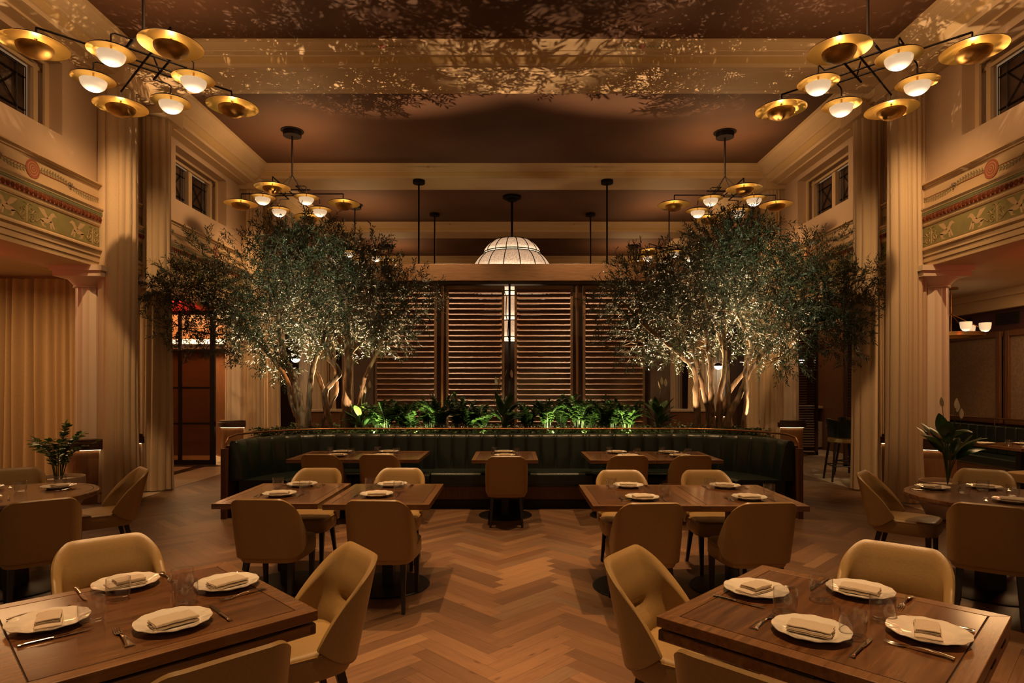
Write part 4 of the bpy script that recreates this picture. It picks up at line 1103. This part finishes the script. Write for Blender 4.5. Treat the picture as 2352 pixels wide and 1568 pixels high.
# (x, y, label)
MID=[(-1.87,5.19,'outer left middle-row table'),(-1.03,5.17,'inner left middle-row table'),(1.0,5.08,'inner right middle-row table'),(1.79,5.07,'outer right middle-row table')]
BACK=[(-2.32,7.95,'outer left banquette table'),(-1.52,7.95,'inner left banquette table'),(-.085,7.9,'lone middle banquette table'),(1.33,7.88,'inner right banquette table'),(2.12,7.88,'outer right banquette table')]
MID=[(-1.865,5.16,MID[0][2]),(-1.02,5.13,MID[1][2]),(1.0,5.08,MID[2][2]),(1.80,5.07,MID[3][2])]
for x,y,l in MID: TB.put((x,y,0),0,'square walnut table with inlaid top, '+l)
for x,y,l in BACK: TB.put((x,y,0),0,'square walnut table with inlaid top, '+l)
# foreground drop-leaf tables
def leaf_table(label):
    t=thing('drop_leaf_table',(0,0,0),0,label,'table','large square foreground tables'); h=.485
    framed_top(M['tableframe'],M['table'],M['groove'],h,h,.76,.040,.062,t)
    for k in range(4):
        a=k*PI/2; ca_,sa_=math.cos(a),math.sin(a)
        # folded segment leaf lying under the edge
        pl_=[]
        for i in range(21):
            s=-1+2*i/20; yy=-h+.0+.20*(1-s*s)**.5+.02; pl_.append((s*(h-.004),yy if abs(s)<1 else -h+.03))
        poly=[(-h+.004,-h+.004),(h-.004,-h+.004)]+[(p[0],p[1]) for p in pl_[::-1]]
        m=MB(); rp_=[(p[0]*ca_-p[1]*sa_,p[0]*sa_+p[1]*ca_) for p in poly]; m.prism(rp_,'z',.665+.0005*k,.708+.0005*k); lf=m.build('folding_leaf',M['tableframe'],t,bevel=.006)
        for q in (-.28,.05,.28):
            m=MB(); x0,x1=q-.045,q+.045; y0=-h-.001
            ps=[(x0,y0),(x1,y0),(x1,y0+.02),(x0,y0+.02)]; ps=[(p[0]*ca_-p[1]*sa_,p[0]*sa_+p[1]*ca_) for p in ps]; m.prism(ps,'z',.7095,.7195); m.build('hinge',M['blackmetal'],t)
    MB().box(-.33,.33,-.33,.33,.60,.664).build('bearer',M['legwood'],t)
    MB().box(-.07,.07,-.07,.07,.012,.60).build('pedestal',M['legwood'],t,bevel=.005)
    MB().lathe([(0,0),(.36,0),(.362,.006),(.35,.012),(.12,.02),(0,.022)],56).build('base_plate',M['blackmetal'],t,smooth=30)
    return Proto(t)
LT=leaf_table('x')
FL=(-1.455,2.46); FR=(1.243,2.395)
LT.put((*FL,0),PI/4,'large walnut drop-leaf table in the left foreground'); LT.put((*FR,0),PI/4,'large walnut drop-leaf table in the right foreground')
def round_table(label):
    t=thing('round_dining_table',(0,0,0),0,label,'table','round tables beside the columns')
    MB().lathe([(0,.712),(.55,.712),(.59,.718),(.598,.735),(.595,.755),(.588,.76),(0,.76)],96).build('tabletop',M['table'],t,smooth=30)
    MB().lathe([(.545,.7603),(.552,.7603)],96).build('inlay_line',M['groove'],t)
    MB().lathe([(0,.69),(.25,.69),(.25,.712),(0,.712)],32).build('bearer',M['legwood'],t)
    MB().box(-.075,.075,-.075,.075,.012,.69).build('pedestal',M['legwood'],t,bevel=.005)
    MB().lathe([(0,0),(.42,0),(.422,.006),(.41,.012),(.14,.02),(0,.022)],56).build('base_plate',M['blackmetal'],t,smooth=30)
    return Proto(t)
RT=round_table('x'); RL=(-4.10,5.1); RR=(3.87,5.02)
RT.put((*RL,0),0,'round walnut table at the left edge before the potted plant'); RT.put((*RR,0),0,'round walnut table at the right edge before the potted plant')

# chairs ------------------------------------------------------------
def fc(c,ang,k,jit=0):   # chair at direction ang (deg) from table centre c, distance k, facing it
    a=math.radians(ang); x=c[0]+k*math.cos(a); y=c[1]+k*math.sin(a); return x,y,ang+90+jit
for (c,ang,k,j,lab) in [(FL,45,.60,-8,'chair right of the left foreground table, quilted back facing the viewer'),
                      (FL,129,.76,4,'chair tucked at the far left edge of the left foreground table'),
                      (FL,-45,.50,0,'chair cut by the bottom frame edge before the left foreground table'),
                      (FR,135,.60,8,'chair left of the right foreground table, quilted back facing the viewer'),
                      (FR,45,.70,4,'chair tucked at the far right edge of the right foreground table'),
                      (FR,-135,.50,0,'chair cut by the bottom frame edge before the right foreground table'),
                      (RL,73,.78,-30,'chair standing in profile right of the left round table'),
                      (RL,-39,.70,-10,'chair with its back to the viewer before the left round table'),
                      (RL,128,.90,0,'chair behind the left round table by the ochre drapery'),
                      (RR,119,.66,19,'chair standing in profile left of the right round table'),
                      (RR,-128,.66,0,'chair with its back to the viewer before the right round table'),
                      (RR,55,.84,0,'chair behind the right round table by the potted plant')]:
    x,y,rz=fc(c,ang,k,j); seat(x,y,rz,'olive tan leather '+lab)
for x,y,rz,lab in [(-1.80,4.78,-2,'with its back to the viewer at the outer left middle table'),(-.955,4.74,-3,'with its back to the viewer at the inner left middle table'),
                   (.96,4.64,3,'with its back to the viewer at the inner right middle table'),(1.76,4.65,4,'with its back to the viewer at the outer right middle table'),
                   (-1.88,5.72,180,'on the far side of the outer left middle table'),(-1.08,5.72,180,'on the far side of the inner left middle table'),
                   (1.03,5.58,180,'on the far side of the inner right middle table'),(1.83,5.58,180,'on the far side of the outer right middle table'),
                   (-2.27,7.66,-2,'at the outer left banquette table'),(-1.58,7.66,-1,'at the inner left banquette table'),(-.065,7.45,0,'at the lone middle banquette table'),
                   (1.36,7.55,1,'at the inner right banquette table'),(2.1,7.55,2,'at the outer right banquette table')]:
    seat(x,y,rz,'olive tan leather chair '+lab)

# ================================================================== PLACE SETTINGS
def plate_proto():
    nn=12; rf=lambda a:1+.022*(abs(math.sin(a*nn/2))**.8-.6)
    m=MB(); pr=[(0,.006),(.076,.006),(.086,.010),(.094,.016),(.128,.0235),(.131,.0245),(.1315,.0225),(.126,.0195),(.095,.010),(.086,.003),(.078,0),(.072,0),(.070,.002),(0,.002)]
    n=144; vs=[];fs=[]
    for i in range(n):
        a=2*PI*i/n
        for r,z in pr:
            k=rf(a) if r>.09 else 1; vs.append((r*k*math.cos(a),r*k*math.sin(a),z+(0.0012*math.sin(a*nn) if r>.12 else 0)))
    q=len(pr)
    for i in range(n):
        j=(i+1)%n
        for u in range(q-1): fs.append((i*q+u,j*q+u,j*q+u+1,i*q+u+1))
    o=m.add(vs,fs).build('dinner_plate',M['porcelain'],smooth=50); tag(o,'x','plate','scalloped white plates'); return Proto(o)
def ribbon(path,t):
    """closed outline of a sheet of thickness t following a 2d path"""
    L_=[];R_=[]; n=len(path)
    for i,(x,z) in enumerate(path):
        a=path[max(i-1,0)];b=path[min(i+1,n-1)]; dx,dz=b[0]-a[0],b[1]-a[1]; l=math.hypot(dx,dz) or 1
        L_.append((x-dz/l*t/2,z+dx/l*t/2)); R_.append((x+dz/l*t/2,z-dx/l*t/2))
    return L_,R_
def napkin_proto(kind):
    """cloth folded over and over; fold ends show at one side"""
    def fold(w_,z0,h,layers,rg):
        path=[]; dz=h/(layers-1)
        for k in range(layers):
            z=z0+k*dz; xs=[-w_/2+w_*i/14 for i in range(15)]
            if k%2: xs=xs[::-1]
            for i,x in enumerate(xs):
                path.append((x,z+.0009*math.sin(x*90+k)))
            if k<layers-1:
                s=1 if k%2==0 else -1
                for i in range(1,4): a=PI*i/4; path.append((s*(w_/2+dz*.5*math.sin(a)),z+dz*.5-dz*.5*math.cos(a)))
        return path
    m=MB(); rg=random.Random(3)
    if kind==0: parts=[(.078,.0035,.006,2,.150,0,.0),(.070,.0140,.011,3,.112,.004,.012)]
    else: parts=[(.082,.0035,.019,4,.145,0,0)]
    for w_,z0,h,ly,length,dy,dx in parts:
        path=fold(w_,z0,h,ly,rg); L_,R_=ribbon(path,.0034); n=len(path); N_=14; vs=[];fs=[]
        for i in range(N_+1):
            y=-length/2+length*i/N_+dx; u=i/N_
            for q in range(n):
                for P_ in (L_[q],R_[q]):
                    bul=1+.10*math.sin(u*PI); vs.append((y+.0015*math.sin(q*.7+i), P_[0]+dy+.002*math.sin(u*5+1), P_[1]*bul+.0008*math.sin(i*1.3+q*.2)))
        K=2*n
        for i in range(N_):
            for q in range(n-1):
                a=i*K+2*q; fs.append((a,a+K,a+K+2,a+2)); fs.append((a+1,a+3,a+K+3,a+K+1))
            fs.append((i*K,i*K+1,(i+1)*K+1,(i+1)*K)); e=2*(n-1); fs.append((i*K+e,(i+1)*K+e,(i+1)*K+e+1,i*K+e+1))
        for i in (0,N_):
            for q in range(n-1):
                a=i*K+2*q; f=(a,a+2,a+3,a+1); fs.append(f if i==0 else f[::-1])
        m.add(vs,fs)
    o=m.build('folded_napkin',M['napkin'],smooth=50); tag(o,'x','napkin','folded linen napkins'); return Proto(o)
def glass_proto():
    pr=[(0,0),(.030,0),(.036,.003),(.041,.012),(.0445,.03),(.0455,.05),(.0450,.075),(.0440,.092),(.0432,.0925),(.0436,.075),(.0441,.05),(.043,.032),(.039,.016),(.032,.010),(0,.009)]
    m=MB(); m.lathe(pr,48); o=m.build('water_glass',M['glass'],smooth=60,bevel=0); tag(o,'x','glass','clear water tumblers'); return Proto(o)
def fork_proto():
    t=thing('fork',(0,0,0),0,'x','fork','silver forks')   # lies along +y, tines at +y
    m=MB(); n=22; vs=[];fs=[]
    for i in range(n+1):
        u=i/n; y=-.10+.135*u; w_=.0105*(1-u)**1.2+.0032+(.0035*math.exp(-((u-.02)/.05)**2)); zz_=.004+.010*math.sin(PI*u)**1.0*(.6+.4*u)
        vs+=[(-w_,y,zz_),( -w_*.5,y,zz_+.0022),(w_*.5,y,zz_+.0022),(w_,y,zz_),(0,y,zz_-.0015)]
    for i in range(n):
        for q in range(5): r=(q+1)%5; fs.append((i*5+q,i*5+r,(i+1)*5+r,(i+1)*5+q))
    fs.append((0,4,3,2,1)); fs.append(tuple(n*5+q for q in range(5))); m.add(vs,fs); m.build('handle',M['silver'],t,smooth=70)
    m=MB(); n=8; vs=[];fs=[]
    for i in range(n+1):
        u=i/n; y=.032+.028*u; w_=.0035+.0095*math.sin(u*PI/2)**.8; zz_=.0075-.005*math.sin(u*PI/2)
        vs+=[(-w_,y,zz_),(0,y,zz_-.0015),(w_,y,zz_),(0,y,zz_+.0008)]
    for i in range(n):
        for q in range(4): r=(q+1)%4; fs.append((i*4+q,i*4+r,(i+1)*4+r,(i+1)*4+q))
    m.add(vs,fs)
    for k in range(4):
        x=-.0108+.0072*k; pts=[(x,.058,.003),(x,.072,.002),(x,.088,.0045),(x*.97,.102,.009)]; m.tube(pts,[.0021,.0020,.0017,.0009],6)
    m.build('tines',M['silver'],t,smooth=70); return Proto(t)
def knife_proto():
    t=thing('knife',(0,0,0),0,'x','knife','silver knives')
    m=MB(); n=20; vs=[];fs=[]
    for i in range(n+1):
        u=i/n; y=-.11+.10*u; w_=.0065+.0035*math.exp(-((u-.04)/.10)**2)+.002*math.exp(-((u-.97)/.05)**2); h_=.0038
        for q in range(8): a=2*PI*q/8; vs.append((w_*math.cos(a),y,.0052+h_*math.sin(a)))
    for i in range(n):
        for q in range(8): r=(q+1)%8; fs.append((i*8+q,i*8+r,(i+1)*8+r,(i+1)*8+q))
    fs.append(tuple(range(8))[::-1]); fs.append(tuple(n*8+q for q in range(8))); m.add(vs,fs); m.build('handle',M['silver'],t,smooth=60)
    m=MB(); pl_=[(-.0045,-.010),(.0045,-.010),(.0085,.01),(.0095,.06),(.0080,.09),(.0,.112),(-.0045,.10),(-.0050,.0)]
    m.prism(pl_,'z',.0038,.0058); m.build('blade',M['silver'],t); return Proto(t)
PLATE=plate_proto(); NAPA=napkin_proto(0); NAPB=napkin_proto(1); GLASS=glass_proto(); FORK=fork_proto(); KNIFE=knife_proto()
ZT=.7605
NOTE=[0]
def setting(x,y,face,where,nk=0,nrot=0,glass=None,j=1,cut=True,fo=0,kn=0):
    """face: direction (deg) the diner looks towards the table centre"""
    a=math.radians(face); f=(math.cos(a),math.sin(a)); r=(f[1],-f[0]); rg=random.Random(int(x*1000)+int(y*777))
    PLATE.put((x,y,ZT),a+rg.uniform(-.2,.2),'scalloped white plate at '+where)
    (NAPA if nk==0 else NAPB).put((x+.004*rg.uniform(-1,1),y+.004*rg.uniform(-1,1),ZT+.0068),a+math.radians(nrot),'folded beige napkin at '+where)
    if cut:
        FORK.put((x-r[0]*.165-f[0]*.005,y-r[1]*.165-f[1]*.005,ZT),a-PI/2+math.radians(fo),'silver fork at '+where)
        KNIFE.put((x+r[0]*.165,y+r[1]*.165,ZT),a-PI/2+math.radians(kn),'silver knife at '+where)
    if glass: GLASS.put((glass[0],glass[1],ZT),0,'clear water tumbler at '+where)
def G(u,v,z=.76):
    D=1425*(EYE-z)/(v-885); return ((u-1176)*D/1425, D)
LFT='on the left foreground table'; RFT='on the right foreground table'
setting(-1.712,2.752,-45,'the far left seat '+LFT,0,92,(-1.635,2.575),kn=0)
setting(-1.262,2.748,-135,'the far right seat '+LFT,1,10,(-1.335,2.54),fo=6)
setting(-1.722,2.305,45,'the near left seat '+LFT,0,80,(-1.583,2.335)  )
setting(-1.258,2.305,135,'the near right seat '+LFT,1,95,(-1.435,2.70))
setting(1.047,2.664,-45,'the far left seat '+RFT,0,80,(1.075,2.44))
setting(1.489,2.653,-135,'the far right seat '+RFT,1,-85,(1.282,2.573))
setting(1.072,2.223,45,'the near left seat '+RFT,1,-80,(1.212,2.205))
setting(1.478,2.203,135,'the near right seat '+RFT,0,-75,(1.405,2.352))
for (xt,yt,l),(nx,ny),(fx_,fy_) in zip(MID,[(-1.88,5.02),(-1.09,5.0),(1.02,4.86),(1.86,4.86)],[(-1.86,5.50),(-1.06,5.50),(1.02,5.44),(1.86,5.42)]):
    setting(nx,ny,90,'the near side of the '+l,1,100,(nx+.15 if nx<0 else nx+.22,ny+.16),j=1)
    setting(fx_,fy_,-90,'the far side of the '+l,1,80,(fx_-.17,fy_-.12))
for (xt,yt,l),(nx,ny),(fx_,fy_) in zip(BACK,[(-2.2,7.8),(-1.62,7.8),(-.09,7.78),(1.45,7.76),(2.10,7.76)],[(-2.25,8.22),(-1.63,8.22),(-.10,8.2),(1.38,8.18),(2.06,8.16)]):
    setting(nx,ny,90,'the near side of the '+l,1,95,(nx+.14,ny+.14))
    setting(fx_,fy_,-90,'the far side of the '+l,1,85,(fx_-.12,fy_-.13))
LR='on the left round table'; RR_='on the right round table'
setting(-3.93,5.38,-125,'the right seat '+LR,1,95,(-4.02,5.52) ,j=1)
setting(-4.50,5.30,-50,'the far left seat '+LR,1,80,(-4.12,5.20))
setting(-4.10,4.79,130,'the near seat '+LR,1,90,None)
setting(3.62,5.34,-50,'the left seat '+RR_,1,88,(3.73,5.12))
setting(4.08,5.36,-125,'the far right seat '+RR_,1,85,(3.96,5.22))
setting(3.82,4.73,52,'the near seat '+RR_,1,88,(4.02,4.98))

# ================================================================== CHANDELIERS
def glow(ob):
    """brightness of lit glass: 1 low in the middle by the bulb, 0 at the rim"""
    n=len(ob.data.vertices); mx_=sum(v.co.x for v in ob.data.vertices)/n; my_=sum(v.co.y for v in ob.data.vertices)/n
    rs=[math.hypot(v.co.x-mx_,v.co.y-my_) for v in ob.data.vertices]; rm=max(rs)
    ca=ob.data.color_attributes.new('glow','FLOAT_COLOR','POINT')
    for i,v in enumerate(ob.data.vertices): g=1-.82*rs[i]/rm; ca.data[i].color=(g,g,g,1)
def saucer(parent,x,y,z,R,big):
    m=MB(); pr=[(R,.0),(R*.995,.006),(R*.9,.022),(R*.62,.046),(R*.35,.062),(R*.1,.072),(0,.073)]
    top=m.lathe(pr,56,(x,y,z)).build('shade_top',M['bronze'],parent,smooth=60)
    MB().lathe([(R*.998,.001),(R*.9,.017),(R*.62,.041),(R*.35,.057),(R*.1,.067),(0,.068)],56,(x,y,z)).build('shade_lining',M['saucer'],parent,smooth=60)
    rb=R*(.54 if big else .60); db=R*(.36 if big else .52); zb=-.012 if big else -.018
    prb=[(rb*math.cos(t),zb+z-db*math.sin(t)) for t in [PI/2*i/12 for i in range(13)]]
    ob=MB().lathe([(r,zz_-z) for r,zz_ in prb],48,(x,y,z)).build('bowl',M['bowl'] if big else M['frost'],parent,smooth=60); glow(ob)
    MB().tube([(x,y,z+.10),(x,y,z+.0)],.010,8).build('socket',M['brass'],parent,smooth=60)
    if big: MB().lathe([(0,-.02),(.018,-.008),(.022,.008),(.014,.022),(0,.028)],16,(x,y,z)).build('bulb',M['bulb'],parent,smooth=60)
    else: MB().lathe([(0,-.008),(.008,-.004),(0,0.002)],8,(x,y,z+zb-db)).build('finial',M['bronze'],parent)
def chandelier_proto():
    t=thing('saucer_chandelier',(0,0,0),0,'x','chandelier','saucer shade chandeliers'); zc_=6.25; zh=5.45; zf=5.13; zs=4.93
    MB().lathe([(0,zc_-.10),(.16,zc_-.10),(.16,zc_-.012),(.20,zc_-.010),(.20,zc_),(0,zc_)],40).build('ceiling_canopy',M['bronze'],t,smooth=30)
    MB().tube([(0,0,zc_-.05),(0,0,zh)],.016,10).build('rod',M['bronze'],t,smooth=60)
    m=MB(); s=.38
    for a,b in ((-s*.55,-s),(s*.55,-s),(-s*.55,s),(s*.55,s)): m.tube([(0,0,zh),(a,b*.45,zf)],.009,8)
    m.build('strut',M['bronze'],t,smooth=60)
    m=MB()
    def arm(pts): m.tube(smooth_path(pts,3),.010,8)
    m.tube([(-s,-s*.45,zf),(s,-s*.45,zf)],.012,8); m.tube([(-s,s*.45,zf),(s,s*.45,zf)],.012,8); m.tube([(-.20,-s,zf),(-.20,s,zf)],.012,8); m.tube([(.20,-s,zf),(.20,s,zf)],.012,8)
    m.tube([(-.92,0,zf-.02),(.92,0,zf-.02)],.011,8); m.tube([(0,-.92,zf-.02),(0,.92,zf-.02)],.011,8)
    for x,y in ((.92,0),(-.92,0),(0,.92),(0,-.92)): m.tube([(x,y,zf-.02),(x,y,zs+.06)],.009,8)
    for x in (-s,s):
        for y in (-s,s): m.tube([(x*.5,y,zf),(x*.92,y,zf),(x,y,zf-.02),(x,y,zs+.06)],.008,8)
    m.build('arm_frame',M['bronze'],t,smooth=50)
    for x,y in ((.93,0),(-.93,0),(0,.93),(0,-.93)): saucer(t,x,y,zs,.288,True)
    for x in (-s,s):
        for y in (-s,s): saucer(t,x,y,zs,.213,False)
    return Proto(t)
CH_=chandelier_proto()
for x,y,rz,lab in [(-3.95,6.65,45,'nearest left'),(3.86,6.73,45,'nearest right'),(-3.97,11.21,0,'second left'),(3.87,11.28,0,'second right'),(-4.0,15.8,45,'third left'),(4.0,15.8,45,'third right'),(-4.05,20.4,0,'farthest left'),(4.0,20.4,0,'farthest right')]:
    CH_.put((x,y,0),math.radians(rz),'dark bronze chandelier of eight gold saucer shades, %s one'%lab)

# ================================================================== AISLE OBJECTS
def pot(x,y,r,h,label):
    o=MB().lathe([(0,0),(r*.62,0),(r*.72,.02),(r*.93,h*.35),(r,h*.7),(r*.98,h),(r*.94,h),(r*.94,h-.05),(0,h-.05)],56).build('plant_pot',M['pot'],smooth=50,loc=(x,y,0)); tag(o,label,'pot'); return o
pot(-5.93,8.1,.31,.46,'cream ceramic pot at foot of the left round table')
zz_plant((-5.93,8.1,.42),77,.78,12,.52,'leafy plant with round glossy leaves in the cream pot on the left',None,.095,.062,7,4)
pot(5.42,7.72,.31,.46,'cream ceramic pot at foot of the right round table')
t=lily((5.42,7.72,.42),88,.98,16,'broad leaved plant with white flowers in the cream pot on the right',None,.40,.20,4,.95)
def bar_stool(label):
    t=thing('bar_stool',(0,0,0),0,label,'stool','dark bar stools')
    m=MB()
    vs=[];fs=[];n=22
    for i in range(n+1):
        a=-2.0+4.0*i/n
        zt=1.08-.16*(abs(a)/2)**2
        for z,r in ((.76,.235),(zt,.265),(zt,.235),(.76,.205)): vs.append((r*math.sin(a),-r*math.cos(a),z))
    for i in range(n):
        for q in range(4): r=(q+1)%4; fs.append((i*4+q,(i+1)*4+q,(i+1)*4+r,i*4+r))
    fs.append((0,1,2,3)); fs.append((n*4+3,n*4+2,n*4+1,n*4)); m.add(vs,fs).build('backrest',M['greenleather'],t,smooth=50)
    MB().lathe([(0,.66),(.20,.66),(.225,.68),(.225,.73),(.19,.755),(0,.76)],32).build('seat',M['tan'],t,smooth=50)
    for sx in (-1,1):
        for sy in (-1,1): MB().tube([(sx*.23,sy*.23,0),(sx*.16,sy*.16,.67)],[.017,.023],6).build('leg',M['legwood'],t,smooth=30)
    m=MB(); 
    for a,b in (((-1,-1),(1,-1)),((1,-1),(1,1)),((1,1),(-1,1)),((-1,1),(-1,-1))): m.tube([(a[0]*.20,a[1]*.20,.27),(b[0]*.20,b[1]*.20,.27)],.011,6)
    m.build('foot_rest',M['legwood'],t); return Proto(t)
BS=bar_stool('x')
BS.put((5.72,10.75,0),math.radians(-100),'dark bar stool beside the second right curtain, nearer one'); BS.put((6.25,11.35,0),math.radians(-60),'dark bar stool partly hidden by the second right curtain, farther one')
t=thing('high_table',(6.35,10.7,0),0,'dark high table by the bar stools','table')
MB().box(-.4,.4,-.35,.35,1.04,1.08).build('tabletop',M['table'],t,bevel=.004); MB().tube([(0,0,0),(0,0,1.04)],.04,12).build('pedestal',M['blackmetal'],t,smooth=60); MB().lathe([(0,0),(.27,0),(.27,.015),(0,.02)],40).build('base_plate',M['blackmetal'],t,smooth=30)
t=thing('host_stand',(7.72,16.3,0),0,'veined marble host stand with a slim top in the right aisle','stand')
MB().box(-.32,.30,-.3,.3,.06,.72).build('marble_block',M['marbleblock'],t,bevel=.006); MB().box(-.30,.1,-.22,.22,.72,1.05).build('upright',M['marbleblock'],t); MB().box(-.5,.42,-.34,.34,1.06,1.12).build('top_slab',M['marble'],t,bevel=.004); MB().box(-.28,.26,-.26,.26,0,.06).build('plinth',M['black'],t)
def dome_lamp(x,y,z,lab):
    t=thing('dome_pendant',(x,y,z),0,lab,'pendant lamp','small dome pendant lamps')
    MB().lathe([(0,-.10),(.06,-.088),(.10,-.05),(.115,0)],28).build('glass_dome',M['opal'],t,smooth=60)
    MB().lathe([(.12,-.004),(.122,.004),(.09,.06),(.04,.085),(0,.09)],28).build('cap',M['bronze'],t,smooth=60)
    MB().tube([(0,0,.08),(0,0,(3.3 if y>16 else 3.62)-z)],.006,6).build('cord',M['bronze'],t)
dome_lamp(6.95,15.0,2.28,'small glowing dome pendant between the right columns')
for k,u in enumerate((1650,1680,1705)): dome_lamp(X(u,17.5),17.5,2.20,'small glowing dome pendant behind the right tree, %s of the three'%('leftmost','middle','rightmost')[k])
dome_lamp(-5.93,17.0,2.38,'small glowing dome pendant glimpsed between trunks of the left tree')
# rear counter seen either side under the trees
for sx in (-1,1):
    t=thing('rear_counter',(sx*4.4,17.0,0),0,'low dark service counter behind the %s tree'%('left' if sx<0 else 'right'),'counter')
    MB().box(-1.0,1.0,-.3,.3,0,.95).build('counter_body',M['panelwood'],t); MB().box(-1.05,1.05,-.35,.35,.95,1.0).build('counter_top',M['marble'],t)
# ring chandelier in the right aisle
t=thing('ring_chandelier',(7.43,10.5,0),0,'brass ring chandelier with lit glass cups under the right aisle ceiling','chandelier')
MB().lathe([(0,3.27),(.10,3.27),(.10,3.30),(0,3.30)],28).build('ceiling_canopy',M['agedbrass'],t,smooth=30)
MB().tube([(0,0,3.28),(0,0,2.50)],.010,8).build('rod',M['agedbrass'],t,smooth=60)
m=MB()
for k in range(4): a=PI/4+k*PI/2+.5; m.tube([(0,0,2.86),(.42*math.cos(a),.42*math.sin(a),2.62)],.007,6)
m.build('stay',M['agedbrass'],t)
MB().lathe([(.44,2.47),(.47,2.47),(.47,2.53),(.44,2.53),(.44,2.47)],64).lathe([(0,2.50),(.47,2.505),(.47,2.515),(0,2.51)],64).build('ring',M['brass'],t,smooth=30)
for k in range(6):
    a=k*PI/3+.35; cup=MB().lathe([(.0,2.53),(.045,2.54),(.075,2.58),(.085,2.65),(.085,2.68)],28,(.46*math.cos(a),.46*math.sin(a),0)).build('glass_cup',M['frost'],t,smooth=60); glow(cup)
# right aisle banquette, table, chair
t=thing('wall_banquette',(8.25,10.2,0),0,'dark green channelled banquette along the right aisle wall','banquette')
m=MB()
for k in range(22): m.box(.18,.32,-2.4+k*.215,-2.4+k*.215+.208,.45,.95)
m.build('backrest',M['greenleather'],t,bevel=.03,seg=4,smooth=50); MB().box(-.30,.2,-2.4,2.33,.30,.46).build('seat_cushion',M['greenleather'],t,bevel=.03,seg=4,smooth=50); MB().box(-.26,.3,-2.4,2.33,0,.30).build('wood_base',M['panelwood'],t)
o=MB().tube([(0,-2.4,0),(0,2.4,0)],.014,8).build('brass_rail',M['agedbrass'],smooth=60,loc=(8.48,10.2,1.07)); tag(o,'brass rail above the wall banquette in the right aisle','rail')
for k in range(4): MB().tube([(0,-2.2+k*1.45,-.12),(0,-2.2+k*1.45,0)],.008,6).build('rail_post',M['agedbrass'],o)
TB.put((7.55,9.2,0),0,'square walnut table in the right aisle under the picture')
GLASS.put((7.30,9.12,ZT),0,'clear tumbler on the right aisle table, left one'); GLASS.put((7.42,9.0,ZT),0,'clear tumbler on the right aisle table, right one')
PLATE.put((7.2,9.45,ZT),0,'scalloped plate on the right aisle table beyond the tumblers'); PLATE.put((7.72,9.35,ZT),0,'scalloped plate on the right aisle table at the frame edge')
seat(7.05,8.35,15,'olive tan leather chair in the right aisle with its back at the right frame edge')
